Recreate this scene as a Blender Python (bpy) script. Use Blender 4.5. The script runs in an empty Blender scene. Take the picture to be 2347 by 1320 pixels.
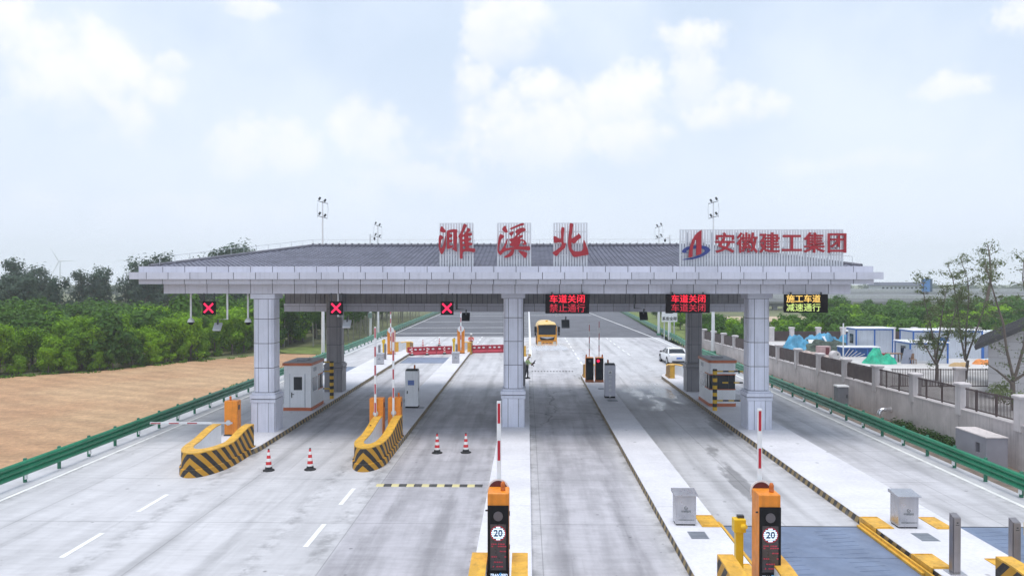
import bpy, math, random
from mathutils import Vector, Matrix, noise as mnoise

R = math.radians
PI = math.pi
sc = bpy.context.scene
COL = sc.collection

# ------------------------------------------------------------------ camera, world, sun, exposure
cam = bpy.data.cameras.new('camera')
cam.sensor_width = 36.0
cam.lens = 36.0 * 1693 / 2347
cam.clip_start, cam.clip_end = 0.1, 8000
cam_ob = bpy.data.objects.new('camera', cam)
COL.objects.link(cam_ob)
cam_ob.location = (0, 0, 7.5)
cam_ob.rotation_euler = (R(90 - 0.609), 0, R(1.167))
sc.camera = cam_ob

SUN_EL, SUN_AZ = 83.0, 205.0
sun = bpy.data.lights.new('sun', 'SUN')
sun.energy = 1.85
sun.angle = R(28)
sun.color = (1.0, 0.965, 0.92)
sun_ob = bpy.data.objects.new('sun', sun)
COL.objects.link(sun_ob)
sun_ob.rotation_euler = (R(90 - SUN_EL), 0, R(180 - SUN_AZ))
sun_ob.location = (0, 0, 300)

sc.view_settings.view_transform = 'Standard'
sc.view_settings.look = 'None'
sc.view_settings.exposure = 0.31
sc.view_settings.gamma = 1.0
sc.render.engine = 'CYCLES'
sc.cycles.use_denoising = True
sc.cycles.max_bounces = 8
sc.cycles.volume_bounces = 4
sc.cycles.transparent_max_bounces = 8
HAZE_DENSITY = 0.0006


def nd(nt, kind, **kw):
    n = nt.nodes.new(kind)
    for k, v in kw.items():
        if k.startswith('_'):
            setattr(n, k[1:], v)
        elif k.startswith('i') and k[1:].isdigit():
            s = n.inputs[int(k[1:])]
            if isinstance(v, bpy.types.NodeSocket):
                nt.links.new(v, s)
            else:
                s.default_value = v
        else:
            s = n.inputs[k.replace('__', ' ')]
            if isinstance(v, bpy.types.NodeSocket):
                nt.links.new(v, s)
            else:
                s.default_value = v
    return n


def mth(nt, op, a, b=0.0, c=None, clamp=False):
    kw = dict(i0=a, i1=b)
    if c is not None:
        kw['i2'] = c
    return nd(nt, 'ShaderNodeMath', _operation=op, _use_clamp=clamp, **kw).outputs[0]


def sstep(nt, v, a, b, lo=0.0, hi=1.0):
    n = nd(nt, 'ShaderNodeMapRange', _interpolation_type='SMOOTHSTEP', i0=v, i1=a, i2=b, i3=lo, i4=hi)
    return n.outputs[0]


def mixc(nt, f, a, b, mode='MIX'):
    n = nt.nodes.new('ShaderNodeMix')
    n.data_type = 'RGBA'
    n.blend_type = mode
    for idx, v in ((0, f), (6, a), (7, b)):
        s = n.inputs[idx]
        if isinstance(v, bpy.types.NodeSocket):
            nt.links.new(v, s)
        else:
            s.default_value = v if idx == 0 else (tuple(v) + (1,))[:4]
    return n.outputs[2]


def fbm(nt, vec, scale, detail=4, rough=0.55):
    return nd(nt, 'ShaderNodeTexNoise', Vector=vec, Scale=scale, Detail=detail, Roughness=rough).outputs[0]


world = bpy.data.worlds.new('World')
sc.world = world
world.use_nodes = True
wn = world.node_tree
wn.nodes.clear()
tc = nd(wn, 'ShaderNodeTexCoord')
sep = nd(wn, 'ShaderNodeSeparateXYZ', i0=tc.outputs['Generated'])
az = mth(wn, 'ARCTAN2', sep.outputs[0], sep.outputs[1])
el = mth(wn, 'ARCSINE', sep.outputs[2])
sky = nd(wn, 'ShaderNodeTexSky', _sky_type='NISHITA', _sun_disc=False, _sun_elevation=R(SUN_EL),
         _sun_rotation=R(SUN_AZ), _air_density=1.2, _dust_density=3.0)
warp = nd(wn, 'ShaderNodeTexNoise', Vector=tc.outputs['Generated'], Scale=8.0, Detail=7, Roughness=0.6)
wsep = nd(wn, 'ShaderNodeSeparateColor', i0=warp.outputs[1])
azw = mth(wn, 'ADD', az, mth(wn, 'MULTIPLY', mth(wn, 'SUBTRACT', wsep.outputs[0], 0.5), 0.11))
elw = mth(wn, 'ADD', el, mth(wn, 'MULTIPLY', mth(wn, 'SUBTRACT', wsep.outputs[1], 0.5), 0.10))
# cumulus heaps: azimuth, elevation, half width, half height (radians), density
CLOUDS = [(-.62, .28, .14, .08, 1), (-.68, .34, .08, .05, 1), (-.57, .245, .07, .05, .9), (-.49, .29, .035, .02, .6),
          (-.36, .185, .065, .045, .7), (-.365, .37, .045, .018, .8), (-.205, .20, .055, .05, .75), (-.17, .13, .10, .03, .45),
          (-.02, .345, .065, .05, .9), (-.075, .267, .045, .04, .85), (-.017, .20, .085, .065, .9), (.02, .25, .04, .035, 1),
          (.113, .237, .07, .045, 1), (.137, .19, .065, .035, .85), (.225, .315, .05, .032, 1), (.225, .27, .035, .05, .8),
          (.29, .223, .065, .03, .85), (.545, .264, .055, .02, .85), (.65, .35, .05, .035, .95), (.47, .15, .15, .02, .35),
          (-.5, .10, .2, .025, .3), (1.6, .5, .3, .15, .9), (-1.7, .45, .3, .15, .9)]
CLOUDS = [(math.atan(u), math.atan(v / math.sqrt(1 + u * u)), ru * 1.12 / (1 + u * u), rv * 1.12 / math.sqrt(1 + u * u), k)
          for u, v, ru, rv, k in CLOUDS]
CLOUDS += [(1.7, .4, .3, .1, .9), (-2.0, .35, .3, .12, .9), (2.6, .3, .3, .1, .9)]
puff = fbm(wn, tc.outputs['Generated'], 13.0, 8, 0.62)
acc = None
for (ca, ce, ra, re, k) in CLOUDS:
    dx = mth(wn, 'DIVIDE', mth(wn, 'SUBTRACT', azw, ca), ra)
    dy = mth(wn, 'DIVIDE', mth(wn, 'SUBTRACT', elw, ce), re)
    d2 = mth(wn, 'ADD', mth(wn, 'MULTIPLY', dx, dx), mth(wn, 'MULTIPLY', dy, dy))
    body = mth(wn, 'ADD', mth(wn, 'SUBTRACT', 1.0, mth(wn, 'MULTIPLY', d2, 0.9)), mth(wn, 'MULTIPLY', mth(wn, 'SUBTRACT', puff, 0.5), 3.4))
    f = mth(wn, 'MULTIPLY', sstep(wn, body, 0.0, 0.95, 0.0, k), sstep(wn, dy, -1.3, 0.35, 0.15, 1.0))
    acc = f if acc is None else mth(wn, 'MAXIMUM', acc, f)
dens = mth(wn, 'MULTIPLY', acc, sstep(wn, fbm(wn, tc.outputs['Generated'], 30.0, 5, 0.6), 0.25, 0.6, 0.7, 1.0))
veil = mth(wn, 'MULTIPLY', sstep(wn, fbm(wn, tc.outputs['Generated'], 3.2, 5), 0.36, 0.70), 0.6)
elc = mth(wn, 'MAXIMUM', el, 0.0)
hz = mth(wn, 'POWER', mth(wn, 'SUBTRACT', 1.0, mth(wn, 'MINIMUM', elc, 1.0)), 5.0)
SKY_BLUE = (5.7, 6.8, 8.3)
SKY_HAZE = (7.7, 8.3, 9.6)
CLOUD = (8.9, 8.85, 9.0)
base = mixc(wn, 0.86, sky.outputs[0], SKY_BLUE)
base = mixc(wn, hz, base, SKY_HAZE)
base = mixc(wn, veil, base, SKY_HAZE)
base = mixc(wn, mth(wn, 'MULTIPLY', dens, sstep(wn, el, 0.03, 0.16, 0.15, 0.88)), base, CLOUD)
bg = nd(wn, 'ShaderNodeBackground', Color=base, Strength=0.099)
wo = nd(wn, 'ShaderNodeOutputWorld')
wn.links.new(bg.outputs[0], wo.inputs[0])

# ------------------------------------------------------------------ materials
MATS = {}


def mat(name, col, rough=0.55, metal=0.0, var=0.10, scale=2.5, bump=0.0, bscale=30.0, emit=0.0, spec=0.5, alpha=None,
        streak=0.0):
    if name in MATS:
        return MATS[name]
    m = bpy.data.materials.new(name)
    m.use_nodes = True
    nt = m.node_tree
    bs = nt.nodes['Principled BSDF']
    co = nd(nt, 'ShaderNodeTexCoord').outputs['Object']
    n1 = fbm(nt, co, scale, 5, 0.6)
    f = sstep(nt, n1, 0.3, 0.7, 1 - var, 1 + var)
    if streak:
        mp = nd(nt, 'ShaderNodeMapping', Vector=co, Scale=(6, 6, 0.35)).outputs[0]
        f = mth(nt, 'MULTIPLY', f, sstep(nt, fbm(nt, mp, 1.5, 4), 0.45, 0.75, 1.0, 1 - streak))
    c = mixc(nt, 1.0, col, nd(nt, 'ShaderNodeCombineColor', i0=f, i1=f, i2=f).outputs[0], 'MULTIPLY')
    nt.links.new(c, bs.inputs['Base Color'])
    r = sstep(nt, fbm(nt, co, scale * 3, 3), 0.3, 0.7, max(0.02, rough - 0.07), min(1, rough + 0.07))
    nt.links.new(r, bs.inputs['Roughness'])
    bs.inputs['Metallic'].default_value = metal
    bs.inputs['Specular IOR Level'].default_value = spec
    if emit:
        bs.inputs['Emission Color'].default_value = tuple(col) + (1,)
        bs.inputs['Emission Strength'].default_value = emit
    if bump:
        b = nd(nt, 'ShaderNodeBump', Strength=bump, Distance=0.02, Height=fbm(nt, co, bscale, 4))
        nt.links.new(b.outputs[0], bs.inputs['Normal'])
    MATS[name] = m
    return m


def custom(name):
    m = bpy.data.materials.new(name)
    m.use_nodes = True
    nt = m.node_tree
    MATS[name] = m
    return m, nt, nt.nodes['Principled BSDF'], nd(nt, 'ShaderNodeTexCoord').outputs['Object']


def grey(nt, f):
    return nd(nt, 'ShaderNodeCombineColor', i0=f, i1=f, i2=f).outputs[0]


# road concrete -----------------------------------------------------------------
CONC, nt, bs, co = custom('road_concrete')
sx = nd(nt, 'ShaderNodeSeparateXYZ', i0=co)
X, Y = sx.outputs[0], sx.outputs[1]


def band(v, a, b, soft):
    return mth(nt, 'MULTIPLY', sstep(nt, v, a - soft, a + soft), sstep(nt, v, b - soft, b + soft, 1.0, 0.0))


st1 = nd(nt, 'ShaderNodeMapping', Vector=co, Scale=(1.0, 0.10, 1)).outputs[0]
st2 = nd(nt, 'ShaderNodeMapping', Vector=co, Scale=(0.28, 2.2, 1)).outputs[0]
n_big = fbm(nt, co, 0.11, 4)
n_mid = fbm(nt, co, 0.7, 6, 0.65)
n_str = fbm(nt, st1, 1.6, 5, 0.6)
n_tin = fbm(nt, st2, 2.2, 5, 0.7)
f = sstep(nt, n_big, 0.3, 0.7, 0.90, 1.08)
f = mth(nt, 'MULTIPLY', f, sstep(nt, n_mid, 0.3, 0.72, 1.04, 0.94))
f = mth(nt, 'MULTIPLY', f, sstep(nt, n_str, 0.35, 0.75, 1.05, 0.87))
f = mth(nt, 'MULTIPLY', f, sstep(nt, n_tin, 0.3, 0.75, 1.05, 0.90))
# traffic film per lane
film = mth(nt, 'MULTIPLY', band(X, -5.35, -1.45, 0.12), sstep(nt, Y, 70, 30))
film = mth(nt, 'MAXIMUM', film, mth(nt, 'MULTIPLY', band(X, 0.5, 3.7, 0.45), sstep(nt, Y, 75, 40)))
film = mth(nt, 'MAXIMUM', film, mth(nt, 'MULTIPLY', band(X, -11.3, -7.6, 0.5), mth(nt, 'MULTIPLY', sstep(nt, Y, 33, 40), sstep(nt, Y, 62, 50))))
film = mth(nt, 'MAXIMUM', film, mth(nt, 'MULTIPLY', band(X, 13.0, 16.0, 0.5), mth(nt, 'MULTIPLY', sstep(nt, Y, 20, 30), 0.5)))
f = mth(nt, 'MULTIPLY', f, mth(nt, 'SUBTRACT', 1.0, mth(nt, 'MULTIPLY', film, sstep(nt, mth(nt, 'ADD', mth(nt, 'MULTIPLY', n_mid, .5), mth(nt, 'MULTIPLY', n_str, .5)), 0.38, 0.60, 0.08, 0.23))))
# dirt swept up against the kerbs, fine gravel specks
kd = None
for xk in (-11.72, -7.3, -5.72, -1.36, .13, 4.12, 5.72, 10.22, 12.72, 16.4, -17.9):
    q = sstep(nt, mth(nt, 'ABSOLUTE', mth(nt, 'SUBTRACT', X, xk)), 0.55, 0.0)
    kd = q if kd is None else mth(nt, 'MAXIMUM', kd, q)
f = mth(nt, 'MULTIPLY', f, mth(nt, 'SUBTRACT', 1.0, mth(nt, 'MULTIPLY', kd, sstep(nt, fbm(nt, co, 1.3, 7, 0.7), 0.42, 0.66, 0.0, 0.42))))
sp2 = nd(nt, 'ShaderNodeTexVoronoi', Vector=co, Scale=3.2).outputs[0]
f = mth(nt, 'MULTIPLY', f, mth(nt, 'SUBTRACT', 1.0, mth(nt, 'MULTIPLY', sstep(nt, sp2, 0.11, 0.05), sstep(nt, n_mid, 0.5, 0.6, 0.0, 0.45))))
# wheel tracks, two per lane
for xl in (-9.4, -3.5, 2.1, 7.9, 14.6):
    for s_ in (-.95, .95):
        tr = sstep(nt, mth(nt, 'ABSOLUTE', mth(nt, 'SUBTRACT', X, xl + s_)), 0.42, 0.08)
        f = mth(nt, 'MULTIPLY', f, mth(nt, 'SUBTRACT', 1.0, mth(nt, 'MULTIPLY', tr, sstep(nt, n_str, 0.32, 0.62, 0.02, 0.20))))
# skid marks
n_sk = fbm(nt, nd(nt, 'ShaderNodeMapping', Vector=co, Rotation=(0, 0, R(14)), Scale=(1.3, 0.045, 1)).outputs[0], 1.4, 6, 0.7)
f = mth(nt, 'MULTIPLY', f, sstep(nt, n_sk, 0.58, 0.74, 1.0, 0.70))
# oil spots and gravel specks
sp = nd(nt, 'ShaderNodeTexVoronoi', Vector=co, Scale=1.1).outputs[0]
f = mth(nt, 'MULTIPLY', f, sstep(nt, mth(nt, 'ADD', sp, mth(nt, 'MULTIPLY', n_mid, 0.12)), 0.10, 0.135, 0.55, 1.0))
# slab joints
jy = mth(nt, 'ABSOLUTE', mth(nt, 'SUBTRACT', mth(nt, 'FRACT', mth(nt, 'DIVIDE', mth(nt, 'ADD', Y, 2.35), 5.0)), 0.5))
jm = mth(nt, 'MULTIPLY', sstep(nt, jy, 0.4955, 0.4980), 0.42)
for xj in (-15.9, -10.3, -5.37, 0.42, 7.9, 14.6):
    jm = mth(nt, 'MAXIMUM', jm, mth(nt, 'MULTIPLY', sstep(nt, mth(nt, 'ABSOLUTE', mth(nt, 'SUBTRACT', X, xj)), 0.022, 0.008), 0.34))
f = mth(nt, 'MULTIPLY', f, mth(nt, 'SUBTRACT', 1.0, jm))
# cracks across the lanes behind the gate
crk = nd(nt, 'ShaderNodeTexVoronoi', _feature='DISTANCE_TO_EDGE',
         Vector=nd(nt, 'ShaderNodeVectorMath', _operation='ADD', i0=co, i1=nd(nt, 'ShaderNodeTexNoise', Vector=co, Scale=0.9, Detail=5).outputs[1]).outputs[0],
         Scale=0.16).outputs[0]
cm = mth(nt, 'MULTIPLY', sstep(nt, crk, 0.010, 0.003), mth(nt, 'MULTIPLY', band(X, 0, 4.4, .3), band(Y, 38, 60, 2)))
f = mth(nt, 'MULTIPLY', f, mth(nt, 'SUBTRACT', 1.0, mth(nt, 'MULTIPLY', cm, 0.45)))
# wet ground: washed lane to the right of the middle island
zone = mth(nt, 'MULTIPLY', band(X, 6.0, 10.1, 0.7), band(Y, 40, 58, 5.0))
z2x = mth(nt, 'SUBTRACT', X, mth(nt, 'MULTIPLY', mth(nt, 'SUBTRACT', Y, 25.0), 0.02))
zone2 = mth(nt, 'MULTIPLY', band(z2x, 7.2, 8.5, 0.5), band(Y, 22, 36, 2.5))
zone3 = mth(nt, 'MULTIPLY', band(X, 0.6, 3.6, 0.8), band(Y, 60, 96, 4.0))
zone4 = mth(nt, 'MULTIPLY', band(X, 9.3, 10.2, 0.2), band(Y, 30, 46, 3.0))
n_wet = fbm(nt, nd(nt, 'ShaderNodeMapping', Vector=co, Scale=(0.8, 0.28, 1)).outputs[0], 0.9, 6, 0.62)
wet = sstep(nt, mth(nt, 'ADD', n_wet, mth(nt, 'MULTIPLY', mth(nt, 'SUBTRACT', zone, 1.0), 0.6)), 0.43, 0.56)
wet2 = sstep(nt, mth(nt, 'ADD', n_wet, mth(nt, 'MULTIPLY', mth(nt, 'SUBTRACT', mth(nt, 'MAXIMUM', zone2, zone4), 1.0), 0.55)), 0.455, 0.56)
wet3 = mth(nt, 'MULTIPLY', sstep(nt, mth(nt, 'ADD', n_wet, mth(nt, 'MULTIPLY', mth(nt, 'SUBTRACT', zone3, 1.0), 0.6)), 0.40, 0.52), 0.6)
f = mth(nt, 'MULTIPLY', f, mth(nt, 'SUBTRACT', 1.0, mth(nt, 'MULTIPLY', wet, 0.30)))
f = mth(nt, 'MULTIPLY', f, mth(nt, 'SUBTRACT', 1.0, mth(nt, 'MULTIPLY', wet2, 0.48)))
col = mixc(nt, 1.0, mixc(nt, film, (0.53, 0.525, 0.545), (0.505, 0.492, 0.528)), grey(nt, f), 'MULTIPLY')
nt.links.new(col, bs.inputs['Base Color'])
rg = mth(nt, 'SUBTRACT', sstep(nt, n_mid, 0.3, 0.7, 0.62, 0.80), mth(nt, 'MULTIPLY', mth(nt, 'MAXIMUM', wet, wet3), 0.46))
nt.links.new(rg, bs.inputs['Roughness'])
bmp = nd(nt, 'ShaderNodeBump', Strength=mth(nt, 'SUBTRACT', 0.22, mth(nt, 'MULTIPLY', wet, 0.2)), Distance=0.01, Height=mth(nt, 'ADD', n_tin, fbm(nt, co, 25, 4)))
nt.links.new(bmp.outputs[0], bs.inputs['Normal'])

# kerbed island top --------------------------------------------------------------
KTOP, nt, bs, co = custom('island_concrete')
sx = nd(nt, 'ShaderNodeSeparateXYZ', i0=co)
f = sstep(nt, fbm(nt, co, 0.6, 6, 0.62), 0.3, 0.75, 1.06, 0.90)
f = mth(nt, 'MULTIPLY', f, sstep(nt, fbm(nt, co, 9, 4), 0.3, 0.75, 1.03, 0.93))
jy = mth(nt, 'ABSOLUTE', mth(nt, 'SUBTRACT', mth(nt, 'FRACT', mth(nt, 'DIVIDE', mth(nt, 'ADD', sx.outputs[1], 1.1), 6.2)), 0.5))
f = mth(nt, 'MULTIPLY', f, sstep(nt, jy, 0.4965, 0.4985, 1.0, 0.72))
f = mth(nt, 'MULTIPLY', f, sstep(nt, nd(nt, 'ShaderNodeTexVoronoi', Vector=co, Scale=0.8).outputs[0], 0.04, 0.08, 0.6, 1.0))
nt.links.new(mixc(nt, 1.0, (0.68, 0.675, 0.715), grey(nt, f), 'MULTIPLY'), bs.inputs['Base Color'])
bs.inputs['Roughness'].default_value = 0.75
nt.links.new(nd(nt, 'ShaderNodeBump', Strength=0.15, Distance=0.01, Height=fbm(nt, co, 30, 4)).outputs[0], bs.inputs['Normal'])

# black and yellow kerb stripes, worn -----------------------------------------------
def stripe_mat(name, yellow, black, period, use_uv=False, kz=1.0, wear=0.35, duty=0.5):
    m, nt, bs, co = custom(name)
    if use_uv:
        co2 = nd(nt, 'ShaderNodeTexCoord').outputs['UV']
        s = nd(nt, 'ShaderNodeSeparateXYZ', i0=co2)
        v = mth(nt, 'ADD', s.outputs[0], mth(nt, 'MULTIPLY', s.outputs[1], kz))
    else:
        s = nd(nt, 'ShaderNodeSeparateXYZ', i0=co)
        v = mth(nt, 'ADD', s.outputs[1], mth(nt, 'MULTIPLY', s.outputs[2], kz))
    fr = mth(nt, 'FRACT', mth(nt, 'DIVIDE', v, period))
    k = mth(nt, 'GREATER_THAN', fr, duty)
    c = mixc(nt, k, yellow, black)
    w = mth(nt, 'MULTIPLY', sstep(nt, fbm(nt, co, 3.0, 6, 0.7), 0.45, 0.72), wear)
    c = mixc(nt, w, c, (0.36, 0.33, 0.30))
    nt.links.new(c, bs.inputs['Base Color'])
    bs.inputs['Roughness'].default_value = 0.6
    return m


KSTRIPE = stripe_mat('kerb_stripes', (0.36, 0.25, 0.10), (0.045, 0.042, 0.04), 0.46, kz=0.8, wear=0.45)
NSTRIPE = stripe_mat('nose_stripes', (0.56, 0.28, 0.016), (0.022, 0.019, 0.018), 0.50, True, 1.0, 0.16)
BSTRIPE = stripe_mat('bump_stripes', (0.62, 0.55, 0.28), (0.05, 0.05, 0.05), 0.60, True, 0.0, 0.25)
PSTRIPE = stripe_mat('post_stripes', (0.72, 0.43, 0.02), (0.02, 0.02, 0.022), 0.40, True, 0.0, 0.05)
RSTRIPE = stripe_mat('rail_stripes', (0.70, 0.45, 0.05), (0.02, 0.02, 0.022), 0.62, True, 0.0, 0.05)
ARMSTRIPE = stripe_mat('arm_stripes', (0.80, 0.80, 0.80), (0.50, 0.02, 0.03), 1.04, True, 0.0, 0.02, 0.52)
CONESTRIPE = stripe_mat('cone_stripes', (0.60, 0.03, 0.035), (0.80, 0.78, 0.76), 0.245, True, 0.0, 0.05)

# stubble field ------------------------------------------------------------------
FIELD, nt, bs, co = custom('stubble_field')
rot = nd(nt, 'ShaderNodeMapping', Vector=co, Rotation=(0, 0, R(28)), Scale=(1, 1, 1)).outputs[0]
wv = nd(nt, 'ShaderNodeTexWave', _bands_direction='Y', Vector=rot, Scale=0.16, Distortion=5.0, Detail=5, Detail__Scale=0.5)
rows = nd(nt, 'ShaderNodeTexNoise', Vector=nd(nt, 'ShaderNodeMapping', Vector=co, Rotation=(0, 0, R(-16)), Scale=(.5, 2.6, 1)).outputs[0], Scale=1.5, Detail=8, Roughness=.65)
f = sstep(nt, wv.outputs[0], 0.0, 1.0, 0.92, 1.04)
f = mth(nt, 'MULTIPLY', f, sstep(nt, rows.outputs[0], .3, .7, 0.86, 1.08))
f = mth(nt, 'MULTIPLY', f, sstep(nt, fbm(nt, co, 0.5, 6, 0.7), 0.3, 0.7, 0.86, 1.10))
f = mth(nt, 'MULTIPLY', f, sstep(nt, fbm(nt, co, 3.5, 6, 0.75), 0.32, 0.68, 0.80, 1.12))
c = mixc(nt, sstep(nt, fbm(nt, co, 0.06, 4), 0.42, 0.62), (0.475, 0.28, 0.155), (0.52, 0.34, 0.195))
fsx = nd(nt, 'ShaderNodeSeparateXYZ', i0=co).outputs[0]
c = mixc(nt, sstep(nt, mth(nt, 'ADD', fsx, mth(nt, 'MULTIPLY', fbm(nt, co, .5, 5), 2.2)), -21.9, -20.6, 0, .75), c, (.21, .125, .085))
nt.links.new(mixc(nt, 1.0, c, grey(nt, f), 'MULTIPLY'), bs.inputs['Base Color'])
bs.inputs['Roughness'].default_value = 0.95
nt.links.new(nd(nt, 'ShaderNodeBump', Strength=0.6, Distance=0.12, Height=mth(nt, 'ADD', rows.outputs[0], fbm(nt, co, 6, 5))).outputs[0], bs.inputs['Normal'])

# roof tiles ----------------------------------------------------------------------
TILE = mat('roof_tile', (0.165, 0.168, 0.215), 0.6, 0, 0.20, 1.3, 0.2, 12, streak=0.15)
TILECAP = mat('ridge_tile', (0.14, 0.14, 0.17), 0.6, 0, 0.15, 2)
PANEL = mat('aluminium_panel', (0.595, 0.60, 0.68), 0.34, 0, 0.05, 0.7, streak=0.10)
GAP = mat('panel_joint', (0.09, 0.09, 0.11), 0.7)
SLAT = mat('soffit_slat', (0.28, 0.28, 0.30), 0.5, 0, 0.16, 1.3)
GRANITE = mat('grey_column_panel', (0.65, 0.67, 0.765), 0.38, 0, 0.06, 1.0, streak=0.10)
DARKPANEL = mat('dark_column_panel', (0.26, 0.255, 0.27), 0.45, 0, 0.08, 1.0, streak=0.10)  # rear column panels, a darker tone than the front ones


def panel_tones(m, amt):
    """each clad panel is a slightly different sheet"""
    nt = m.node_tree
    bs = nt.nodes['Principled BSDF']
    src = bs.inputs['Base Color'].links[0].from_socket
    r = nd(nt, 'ShaderNodeNewGeometry').outputs['Random Per Island']
    k = sstep(nt, r, 0.0, 1.0, 1 - amt, 1 + amt)
    nt.links.new(mixc(nt, 1.0, src, grey(nt, k), 'MULTIPLY'), bs.inputs['Base Color'])


for m_ in (PANEL, GRANITE, DARKPANEL, SLAT):
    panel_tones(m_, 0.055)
WHITE = mat('white_paint', (0.78, 0.79, 0.80), 0.4, 0, 0.04, 2, streak=0.06)
SCREEN = mat('white_slat', (0.66, 0.68, 0.72), 0.45, 0, 0.04)
RED = mat('sign_red', (0.36, 0.012, 0.024), 0.42, 0, 0.10, 2.0)
NAVY = mat('sign_navy', (0.025, 0.04, 0.20), 0.42, 0, 0.10, 2.0)
ORANGE = mat('orange_paint', (0.80, 0.26, 0.018), 0.42, 0, 0.10, 3.5, streak=0.20)
YELLOW = mat('yellow_paint', (0.72, 0.40, 0.045), 0.5, 0, 0.16, 3.0, streak=0.25)
YBRIGHT = mat('bright_yellow', (0.80, 0.50, 0.01), 0.4, 0, 0.06)
BLACK = mat('black_plastic', (0.009, 0.009, 0.011), 0.55, 0, 0.1, spec=0.15)
DARK = mat('dark_metal', (0.05, 0.055, 0.06), 0.45, 0.2)
LEDFACE = mat('led_face', (0.014, 0.011, 0.012), 0.7, 0, 0.2, 6, spec=0.1)
LEDRED = mat('led_red', (1.0, 0.012, 0.04), 0.5, emit=0.8)
LEDDIM = mat('led_red_dim', (0.55, 0.012, 0.035), 0.5, emit=0.4)
LEDX = mat('led_cross', (1.0, 0.012, 0.085), 0.5, emit=0.85)
LEDAMB = mat('led_amber', (1.0, 0.62, 0.14), 0.5, emit=0.62)
LEDGRN = mat('led_lime', (0.60, 0.74, 0.20), 0.5, emit=0.5)
LEDWHITE = mat('led_white', (0.68, 0.83, 1.0), 0.5, emit=0.72)
LEDFAINT = mat('led_faint', (0.32, 0.02, 0.045), 0.5, emit=0.35)
LENS = mat('unlit_lens', (0.10, 0.09, 0.10), 0.35)
STEEL = mat('stainless', (0.52, 0.52, 0.55), 0.32, 0.75, 0.08, 1.5, streak=0.10)
DSTEEL = mat('brushed_post', (0.30, 0.28, 0.29), 0.35, 0.7, 0.10, 1.5, streak=0.1)
GALV = mat('galvanised', (0.60, 0.62, 0.65), 0.42, 0.45, 0.06)
GREENRAIL = mat('green_rail', (0.010, 0.20, 0.098), 0.38, 0, 0.14, 0.6, streak=0.2)
GREENPOST = mat('green_post', (0.015, 0.15, 0.085), 0.5)
REFLECT = mat('reflector_white', (0.8, 0.82, 0.82), 0.4)
AMBER = mat('amber_lamp', (0.55, 0.13, 0.01), 0.25)
GLASS = mat('tinted_glass', (0.012, 0.018, 0.026), 0.12, 0, 0.15, 1.0, spec=0.35)
BOOTHORANGE = mat('booth_trim', (0.52, 0.14, 0.055), 0.45, 0, 0.08)
BOOTHWHITE = mat('booth_white', (0.82, 0.84, 0.86), 0.4, 0, 0.05, 1.0, streak=0.06)
BOOTHROOF = mat('booth_roof', (0.36, 0.37, 0.40), 0.5, 0, 0.1)
SCALE = mat('weigh_deck', (0.155, 0.20, 0.30), 0.42, 0, 0.16, 1.0, 0.1, 60, streak=0.0)
RUBBER = mat('rubber', (0.02, 0.02, 0.022), 0.75)
BARRED = mat('barrier_red', (0.40, 0.012, 0.04), 0.45, 0, 0.14, 1.5)
LINE = mat('road_paint', (0.80, 0.80, 0.80), 0.6, 0, 0.10, 3.0)
YLINE = mat('yellow_road_paint', (0.70, 0.52, 0.16), 0.6, 0, 0.12, 3.0)
ASPH = mat('asphalt', (0.105, 0.107, 0.125), 0.8, 0, 0.16, 0.25, 0.3, 40)
DIRT = mat('dirt', (0.20, 0.155, 0.125), 0.95, 0, 0.28, 1.6, 0.8, 9)
GROUND = mat('far_ground', (0.13, 0.14, 0.06), 0.95, 0, 0.35, 0.04, 0.5, 2)
SAND = mat('bare_soil', (0.50, 0.38, 0.27), 0.95, 0, 0.12, 0.2)
GRASS = mat('verge_grass', (0.13, 0.17, 0.035), 0.95, 0, 0.35, 0.9, 0.9, 9)
SHOULDER = mat('shoulder_concrete', (0.50, 0.50, 0.53), 0.8, 0, 0.12, 0.7, 0.2, 20)
WALLC = mat('wall_concrete', (0.64, 0.585, 0.575), 0.85, 0, 0.16, 0.6, 0.3, 8, streak=0.22)
PILLAR = mat('pillar_render', (0.62, 0.58, 0.58), 0.8, 0, 0.08, 1.5, streak=0.12)
FENCE = mat('brown_fence', (0.095, 0.066, 0.063), 0.6, 0, 0.15, 1.0)
YARD = mat('yard_concrete', (0.56, 0.54, 0.53), 0.9, 0, 0.16, 0.4, 0.3, 8)
CABIN = mat('cabin_white', (0.60, 0.64, 0.70), 0.5, 0, 0.07, 0.8, streak=0.12)
CABINBLUE = mat('cabin_blue', (0.03, 0.14, 0.46), 0.5, 0, 0.12)
CABINGREY = mat('cabin_grey', (0.30, 0.33, 0.42), 0.5, 0, 0.10)
BLUETARP = mat('blue_tarp', (0.07, 0.30, 0.48), 0.55, 0, 0.30, 1.0, 0.5, 5)
GREENTARP = mat('green_tarp', (0.012, 0.40, 0.24), 0.6, 0, 0.28, 1.6, 0.5, 6)
DEBRIS = mat('debris', (0.055, 0.075, 0.06), 0.9, 0, 0.6, 2.2, 0.8, 8)
WOOD = mat('old_wood', (0.28, 0.17, 0.11), 0.8, 0, 0.2)
HOUSEWALL = None
BRIDGE = mat('bridge_concrete', (0.40, 0.40, 0.43), 0.8, 0, 0.10, 0.1)
BRIDGED = mat('pier_concrete', (0.30, 0.31, 0.35), 0.85, 0, 0.10, 0.2)
BARK = mat('bark', (0.16, 0.13, 0.11), 0.9, 0, 0.25, 3, 0.6, 12)
PALEBARK = mat('pale_bark', (0.30, 0.29, 0.24), 0.9, 0, 0.2, 3)
SKIN = mat('skin', (0.36, 0.20, 0.14), 0.55)
CARWHITE = mat('car_white', (0.80, 0.81, 0.82), 0.18, 0, 0.02, spec=0.6)
TRUCKYEL = mat('truck_yellow', (0.80, 0.34, 0.010), 0.3, 0, 0.06, 1.0, spec=0.6)
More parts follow.
